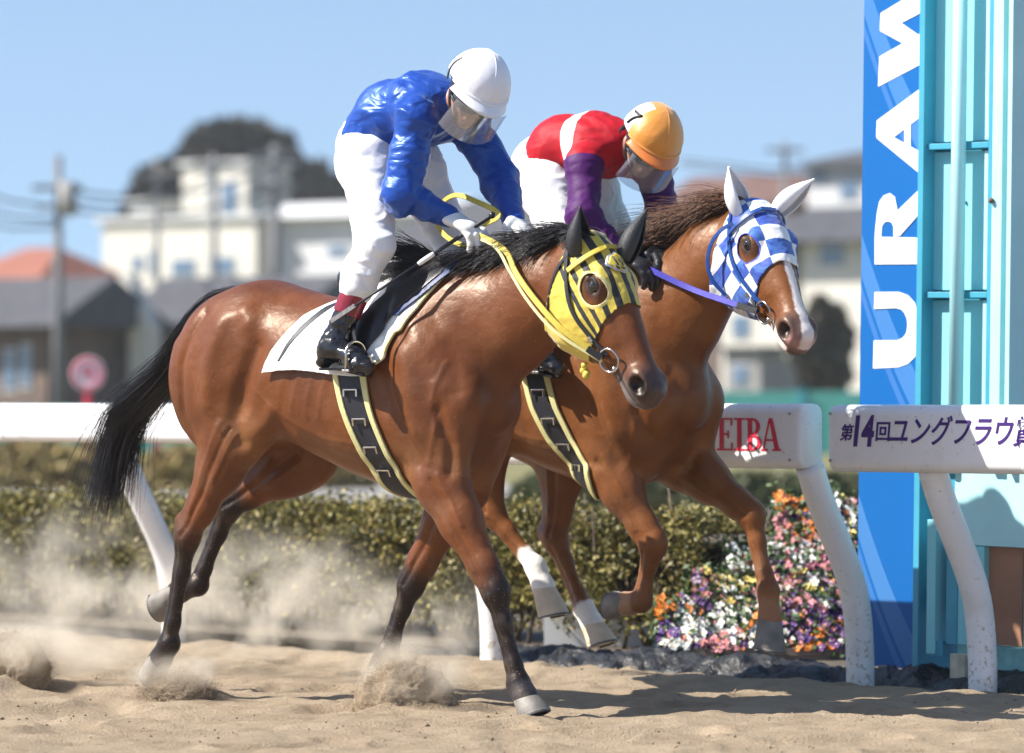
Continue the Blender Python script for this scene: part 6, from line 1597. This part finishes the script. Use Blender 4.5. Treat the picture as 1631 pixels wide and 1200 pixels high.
    # goggle strap, chin strap
    mb = MB(); strap(mb, [hp((rf + .002) * math.cos(a) * .955, cu_ - .006 + .030 * smooth01(1.0, 2.2, min(a, 2 * math.pi - a)), (rs + .002) * math.sin(a) * .955) for a in np.linspace(.9, 2 * math.pi - .9, 40)], [f_ * math.cos(a) + s_ * math.sin(a) for a in np.linspace(.9, 2 * math.pi - .9, 40)], .016, .003); mb.build('goggle_strap', M_BLACKF, he)
    for s in (-1, 1):
        mb = MB(); strap(mb, spline([hp(.012, .03, s * .094), hp(.018, -.02, s * .092), hp(.030, -.060, s * .078), hp(.050, -.108, s * .045), hp(.060, -.132, s * .008)], 18), [s_ * s - u_ * .3] * 18, .024, .005); mb.build('chin_strap', M_BLACKF, he)
    # goggles
    V = []; n_ = 21
    for r_ in (-1, 1):
        for i in range(n_): a = -1.35 + 2.7 * i / (n_ - 1); V.append(hp(.118 * math.cos(a) ** .7 - .002, -.008 + r_ * (.029 - .012 * math.exp(-(a / .16) ** 2) * (r_ < 0) - .010 * (a / 1.35) ** 4), .094 * math.sin(a)))
    lens = mesh_obj('goggles', V, [(i, i + 1, n_ + i + 1, n_ + i) for i in range(n_ - 1)], M_GOG, body); mb = MB(); mb.tube([V[i] for i in range(n_)] + [V[2 * n_ - 1 - i] for i in range(n_)] + [V[0]], .0065, 6); mb.build('goggle_frame', M_BLACKF, lens, True)
    # clear face guard hanging from the peak
    V = []; nr = 8; n_ = 25
    for r_ in range(nr):
        q = r_ / (nr - 1)
        for i in range(n_): a = -.92 + 1.84 * i / (n_ - 1); V.append(hp((.168 - .024 * q) * math.cos(a) ** .7 + .002, cu_ - .022 - q * (.150 - .02 * (a / .92) ** 2), (.108 + .006 * q) * math.sin(a) / math.sin(.92)))
    vi = mesh_obj('face_guard', V, [(r_ * n_ + i, (r_ + 1) * n_ + i, (r_ + 1) * n_ + i + 1, r_ * n_ + i + 1) for r_ in range(nr - 1) for i in range(n_ - 1)], M_VISOR, body)
    return body, hp

def joints(Hf, d): return {k: Hf(*v) for k, v in d.items()}
J1 = joints(H1, dict(pelvis=(592, 238, 0), waist=(628, 188, 0), chest=(676, 172, 0), neck=(712, 165, 0), head=(755, 144, -.03),
    shn=(662, 190, -.17), eln=(640, 312, -.23), wrn=(715, 346, -.10), shf=(752, 205, .18), elf=(797, 292, .20), wrf=(818, 350, .07),
    hipn=(588, 262, -.09), knn=(598, 392, -.24), ann=(530, 552, -.33), balln=(570, 576, -.335), hipf=(655, 268, .09), knf=(728, 392, .24), anf=(690, 560, .33), ballf=(735, 578, .33)))
J2 = joints(H2, dict(pelvis=(868, 268, 0), waist=(902, 238, 0), chest=(952, 232, 0), neck=(990, 226, 0), head=(1033, 226, -.02),
    shn=(930, 262, -.16), eln=(930, 345, -.24), wrn=(992, 408, -.17), shf=(1040, 265, .17), elf=(1056, 345, .19), wrf=(1048, 396, .0),
    hipn=(872, 300, -.09), knn=(905, 420, -.24), ann=(838, 560, -.32), balln=(872, 580, -.33), hipf=(935, 300, .09), knf=(1000, 412, .24), anf=(960, 560, .33), ballf=(1000, 578, .33)))
def report(n, J):
    L_ = lambda a, b: round(float(np.linalg.norm(J[a] - J[b])), 2)
    print(n, 'uarm', L_('shn', 'eln'), L_('shf', 'elf'), 'farm', L_('eln', 'wrn'), L_('elf', 'wrf'), 'thigh', L_('hipn', 'knn'), L_('hipf', 'knf'), 'shin', L_('knn', 'ann'), L_('knf', 'anf'), 'spine', L_('pelvis', 'waist'), L_('waist', 'chest'), L_('chest', 'neck'), L_('neck', 'head'))
report('J1', J1); report('J2', J2)
def solid(c): return lambda v, lab, J: np.tile(np.array(c), (len(v), 1))
M_CAPW = mat('white_silk_cover', (.80, .80, .84), .35, var=.02, sheen=.2, bump=.25, bscale=16, bdist=.01)
M_CAPO = None
def cap7():
    m, t, p = newmat('orange_silk_cover'); X_.t = t; f, u, s = attr_xyz(t); L = t.links
    # white number panel on the near side of the orange cover
    pan = s.lt(-.045) * (u * .75 - f * .55 - .012).gt(0) * (f).gt(-.075) * (f + u * .25).lt(.035)
    L.new(mixcol(t, pan, (.70, .27, .035), (.80, .80, .78)), p.inputs['Base Color']); p.inputs['Roughness'].default_value = .45; p.inputs['Sheen Weight'].default_value = .3; fabric_bump(m, t, p, 14, .4, .014, 3); return m
M_PEAKO = mat('orange_peak', (.70, .20, .045), .35, var=.03)
j1, hpA = jockey(FR1, J1, dict(face=(.66, -.44, -.61), up=(.72, -.10, .68), handn=((.92, .10, -.38), (.1, .2, -1), (.3, .9, .3)), handf=((.8, -.3, -.5), (.1, -.3, -1), (.3, -.9, .3)), boot=M_BOOT, cuff=M_MAROON,
    loose=.014, fold=.0145, fsc=5.6, jcol=solid((.01, .08, .5)), jmat=M_BSAT, cuffband=mat('elastic_cuff', (.015, .10, .50), .5), glove=M_WGLOVE, collar=M_BSAT, capmat=M_CAPW, peakmat=M_CAPW, upto=.44))
tag(j1, 'jockey in blue satin jersey and white cap crouching with a whip on the bay horse', 'person', 'jockeys')
M_J2 = None
def vest_mat():
    m, t, p = newmat('red_white_purple_silk'); X_.t = t; a, b, c = attr_xyz(t); L = t.links
    # a = distance along the back, b = 1 on sleeves
    white = (a - .262).abs().lt(.036)
    col = mixcol(t, white, (.42, .006, .016), (.78, .76, .78)); L.new(mixcol(t, b.gt(.5), col, (.062, .006, .095)), p.inputs['Base Color'])
    p.inputs['Roughness'].default_value = .6; p.inputs['Specular IOR Level'].default_value = .25; fabric_bump(m, t, p, 12, .4, .016, 3); return m
def juv2(v, lab, J):
    ax = unit(J['chest'] - J['pelvis']); a = (v - J['pelvis']) @ ax + .10 * (J['chest'][2] + .05 - v[:, 2]) * 1.2
    sl = np.zeros(len(v))
    for s in 'nf':
        d = unit(J['el' + s] - J['sh' + s]); r = (v - J['sh' + s]) @ d; dist = np.linalg.norm(v - J['sh' + s] - np.clip(r, 0, .5)[:, None] * d, axis=1)
        sl = np.maximum(sl, ((lab == (1 if s == 'n' else 2))).astype(float) * smooth01(-.03, .01, r))
    return np.stack([a, sl, 0 * a], 1)
j2, hpB = jockey(FR2, J2, dict(face=(.62, -.42, -.66), up=(.66, -.12, .74), handn=((.9, .1, -.35), (.2, .2, -1), (.3, .9, .3)), handf=((.7, -.5, -.4), (.1, -.3, -1), (.3, -.9, .3)), boot=M_BOOT, cuff=M_BOOT,
    loose=.010, fold=.008, fsc=9, hem=.05, jcol=solid((.5, .02, .04)), jmat=vest_mat(), juv=juv2, cuffband=mat('wine_cuff', (.20, .01, .08), .6), glove=M_BGLOVE, collar=M_BLACKF, capmat=cap7(), peakmat=M_PEAKO))
tag(j2, 'jockey in red vest with white band, purple sleeves and orange cap on the chestnut horse', 'person', 'jockeys')
mb = MB(); hs_ = [hpA(f * 1.01, .030 + (u - .030) * 1.01, -.118 * math.sqrt(max(1 - (f / .138) ** 2 - ((u - .030) / .130) ** 2, .02)) * 1.012) for f, u in spline([(.000, .012, 0), (-.022, .035, 0), (-.030, .065, 0), (-.022, .100, 0)], 14)[:, :2]]
strap(mb, hs_, [hpA(0, 0, -1) - hpA(0, 0, 0)] * 14, .009, .004); mb.build('helmet_strap', M_BLACKF, j1)
# number 7 on the near side of the orange cover
mb = MB()
def capp(f, u):
    q = max(1 - (f / .138) ** 2 - ((u - .030) / .130) ** 2, .02); return hpB(f * 1.02, u * 1.02, -.118 * math.sqrt(q) * 1.04)
for ln, r in (([(.012, .112), (-.012, .104), (-.036, .096)], .0055), ([(.012, .112), (-.004, .086), (-.012, .052)], .0055)):
    mb.tube([capp(*p) for p in spline([(a, b, 0) for a, b in ln], 10)[:, :2]], r, 8)
mb.build('numeral', M_BLACKF, j2, True)

# whip held by the first jockey
w0, w1 = H1(784, 343, -.05), H1(527, 513, -.43); wd_ = w1 - w0
mb = MB(); mb.tube([w0 + wd_ * a for a in (0, .02, .2, .38)], [.009, .0085, .0075, .007], 12); wh = mb.build('riding_whip', M_BLACKF, None, True); FR1.place(wh); tag(wh, 'thin black riding whip with a white band in the gloved hand of the blue jockey', 'whip')
mb = MB(); mb.tube([w0 + wd_ * a for a in (.36, .38, .44, .46)], [.0085, .010, .0095, .007], 12); mb.build('white_band', M_WHITE, wh, True)
mb = MB(); mb.tube([w0 + wd_ * a for a in (.45, .7, .86)], [.0062, .0052, .0045], 10); mb.build('shaft', M_BLACKF, wh, True)
mb = MB(); strap(mb, [w0 + wd_ * a for a in (.85, .9, 1.0)], [(0, -1, .2)] * 3, .022, .004); mb.build('flapper', M_LEATHER, wh)
mb = MB(); mb.sphere(w0, .013, 12, 8); mb.build('knob', M_LEATHER, wh, True)

# reins
def rein(horse, pts, w, m, name='rein', n=40):
    S = spline(pts, n); mb = MB(); nr = []
    strap(mb, S, [(0, -1, .25)] * n, w, .004); return mb.build(name, m, horse, False)
def bit_at(hf, s): return head_pt(hf, .40, -.125, s, .022)[0]
hd1 = (J1['wrn'] + unit((.85, .25, -.35)) * .085); hd1f = J1['wrf'] + unit((.8, -.3, -.5)) * .08
sk = lambda px, py, l: H1(px, py, l)
rein(br1, [bit_at(hf1, -1), sk(890, 520, -.155), sk(850, 475, -.16), sk(822, 435, -.14), sk(805, 400, -.10), hd1 + (0, 0, -.02)], .022, M_YEL)
rein(br1, [bit_at(hf1, -1) + (0, 0, -.012), sk(884, 528, -.16), sk(840, 478, -.165), sk(812, 432, -.145), sk(790, 395, -.10), hd1 + (-.01, 0, -.03)], .012, M_YELL)
rein(br1, [bit_at(hf1, 1), H1(985, 470, .15), H1(900, 400, .12), hd1f + (0, 0, -.02)], .022, M_YEL)
rein(br1, [hd1 + (0, 0, -.02), H1(795, 345, .0), H1(760, 322, .02), H1(722, 312, .03), H1(700, 330, .03), H1(697, 355, .03), H1(712, 378, .0), H1(740, 392, .0), H1(775, 394, -.01), hd1f + (0, 0, -.03)], .020, M_YEL, n=60)
hd2 = J2['wrn'] + unit((.9, .1, -.35)) * .10; hd2f = J2['wrf'] + unit((.6, -.5, -.5)) * .08
k2 = lambda px, py, l: H2(px, py, l)
rein(br2, [bit_at(hf2, -1), k2(1150, 478, -.15), k2(1100, 460, -.13), hd2 + (.01, 0, -.01)], .024, M_VIO)
rein(br2, [bit_at(hf2, 1), k2(1190, 430, .14), k2(1120, 400, .12), hd2f], .024, M_VIO)
rein(br2, [hd2 + (0, 0, 0), k2(1030, 400, 0), k2(1050, 394, .02), k2(1075, 400, .04), hd2f + (0, 0, .0)], .020, M_VIO)
mb = MB(); rr = np.random.RandomState(4)
p_, _ = head_pt(hf1, .34, -.24, -1, .01)
for k in range(7): mb.sphere(p_ + rr.normal(size=3) * .012 + (0, 0, -.03), .014, 8, 6)
mb.build('yellow_tassel', M_YEL, br1, True)

mb = MB(); q0 = bit_at(hf2, -1); S = spline([q0, k2(1150, 478, -.15), k2(1100, 460, -.13)], 30)[:9]; strap(mb, S + np.array([0, -.004, 0]), [(0, -1, .25)] * 9, .025, .005); mb.build('rein_leather', M_LEATHER, br2)
mb = MB(); q0 = bit_at(hf1, -1); S = spline([q0, sk(890, 520, -.155), sk(850, 475, -.16)], 30)[:6]; strap(mb, S + np.array([0, -.005, 0]), [(0, -1, .25)] * 6, .025, .005); mb.build('rein_leather', M_LEATHER, br1)
# ------------------------------------------------------------------ thrown sand and dust
def splash(px, pyb, pyt, pw, Yd, seed, label, lean_=0.0):
    c = W(px, pyb, Yd); c[2] = 0; top = W(px, pyt, Yd)[2]; rx = pw / 2 * Yd / F; Rr = np.random.RandomState(seed); nu, nv = 120, 50; V = []
    for j in range(nv + 1):
        ph = math.pi / 2 * j / nv
        for i in range(nu): th = 2 * math.pi * i / nu; V.append((math.sin(ph) * math.cos(th), math.sin(ph) * math.sin(th), math.cos(ph)))
    V = np.array(V); n = fbm(V * 2.6 + seed, seed, 5); n2 = fbm(V * 14 + seed, seed + 3, 3)
    Rv = V * (1 + .30 * n[:, None] + .07 * n2[:, None] + .05 * fbm(V * 45, seed + 5, 2)[:, None]); Rv[:, 2] = np.where(V[:, 2] < .05, -.05, Rv[:, 2])
    P = np.stack([Rv[:, 0] * rx + lean_ * Rv[:, 2] * rx, Rv[:, 1] * rx * .8, Rv[:, 2] * top], 1)
    Fc = np.array([(j * nu + i, (j + 1) * nu + i, (j + 1) * nu + (i + 1) % nu, j * nu + (i + 1) % nu) for j in range(nv) for i in range(nu)])
    o = mesh_obj('sand_splash', P, Fc, M_SAND); o.location = c; tag(o, label, 'sand splash', kind='stuff')
    n = 22000; d = Rr.normal(size=(n, 3)); d[:, 2] = np.abs(d[:, 2]) * 1.2; d /= np.linalg.norm(d, axis=1, keepdims=True); r = 1 + np.abs(Rr.normal(size=n)) * .28 * (.3 + fbm(d * 3, seed, 3) + .5)
    G = np.stack([d[:, 0] * rx * r + lean_ * d[:, 2] * rx, d[:, 1] * rx * .8 * r, d[:, 2] * top * r], 1); G[:, 2] = np.maximum(G[:, 2], .004)
    V, Q = leaf_cloud(G, .0013, Rr, .9)
    g = mesh_obj('flying_grains', V, Q, M_SAND, o, False)
    return o
splash(648, 1130, 1052, 150, 16.55, 3, 'dome of sand thrown up around the planted foreleg of the bay horse')
splash(22, 1090, 1012, 120, 17.9, 4, 'clod of sand bursting up at the left edge')
splash(285, 1105, 1076, 110, 17.1, 5, 'low ridge of sand behind the near hind hoof')
def dust(px, py, wpx, hpx, Yd, dep, dens, seed, label, col=(1.0, .92, .78)):
    c = W(px, py, Yd); rx, rz = wpx / 2 * Yd / F, hpx / 2 * Yd / F
    if c[2] - rz < .012: 
        top = c[2] + rz; c[2] = (top + .012) / 2; rz = (top - .012) / 2
    mb = MB(); mb.sphere((0, 0, 0), 1.0, 32, 20); m = bpy.data.materials.new('dust'); m.use_nodes = True; t = m.node_tree; t.nodes.clear(); L = t.links; X_.t = t
    out = t.nodes.new('ShaderNodeOutputMaterial'); pv = t.nodes.new('ShaderNodeVolumePrincipled'); pv.inputs['Color'].default_value = (*col, 1); pv.inputs['Anisotropy'].default_value = .2
    tc = t.nodes.new('ShaderNodeTexCoord'); ln = t.nodes.new('ShaderNodeVectorMath'); ln.operation = 'LENGTH'; L.new(tc.outputs['Object'], ln.inputs[0])
    mp = t.nodes.new('ShaderNodeMapping'); mp.inputs['Location'].default_value = (seed * 3.1, seed, 0); mp.inputs['Scale'].default_value = (rx * 3.2, dep * 3.2, rz * 3.2); L.new(tc.outputs['Object'], mp.inputs[0])
    n = t.nodes.new('ShaderNodeTexNoise'); n.inputs['Scale'].default_value = 1.3; n.inputs['Detail'].default_value = 5; n.inputs['Roughness'].default_value = .6; n.inputs['Distortion'].default_value = .6; L.new(mp.outputs[0], n.inputs['Vector'])
    sep = t.nodes.new('ShaderNodeSeparateXYZ'); L.new(tc.outputs['Object'], sep.inputs[0])
    fall = X_.op('SUBTRACT', 1.0, X_(ln.outputs['Value'])); f2 = X_.op('MAXIMUM', fall, 0.0)
    dn = X_.op('MAXIMUM', (X_(n.outputs['Fac']) - .47) * 6.0, 0.0) * X_.op('MINIMUM', f2 * 2.2, 1.0) * X_.op('MAXIMUM', X_.op('SUBTRACT', .62, X_(sep.outputs[2]) * .6), 0.0) * dens
    L.new(dn.o, pv.inputs['Density']); L.new(pv.outputs[0], out.inputs['Volume'])
    o = mb.build('dust_cloud', m, None, True); o.location = c; o.scale = (rx, dep, rz); return tag(o, label, 'dust', kind='stuff')
dust(150, 955, 560, 360, 18.9, .55, 3.8, 1, 'pale dust drifting over the hedge foot at the far left')
dust(430, 965, 430, 330, 18.4, .5, 4.2, 2, 'pale dust rising behind the hind legs of the bay horse')
dust(640, 990, 340, 260, 18.0, .4, 4.0, 3, 'thin dust behind the forelegs of the bay horse')
dust(90, 1045, 300, 150, 17.9, .3, 9.0, 4, 'dense low dust beside the clod at the left edge')

dust(648, 1075, 230, 150, 16.5, .26, 16.0, 5, 'puff of fine sand around the planted foreleg of the bay horse')
dust(30, 1040, 220, 150, 17.85, .28, 16.0, 6, 'puff of fine sand around the clod at the left edge')
dust(275, 1075, 200, 90, 17.1, .22, 14.0, 7, 'puff of fine sand at the near hind hoof')
# air: pale haze that fades the far houses and hill
mb = MB(); mb.box((0, 155, 14), (400, 330, 30)); m = bpy.data.materials.new('haze'); m.use_nodes = True; t = m.node_tree; t.nodes.clear(); out = t.nodes.new('ShaderNodeOutputMaterial'); pv = t.nodes.new('ShaderNodeVolumePrincipled')
pv.inputs['Color'].default_value = (.86, .92, 1, 1); pv.inputs['Density'].default_value = .00032; t.links.new(pv.outputs[0], out.inputs['Volume']); hz_ = mb.build('haze', m); tag(hz_, 'thin pale haze over the infield and the town', kind='stuff')
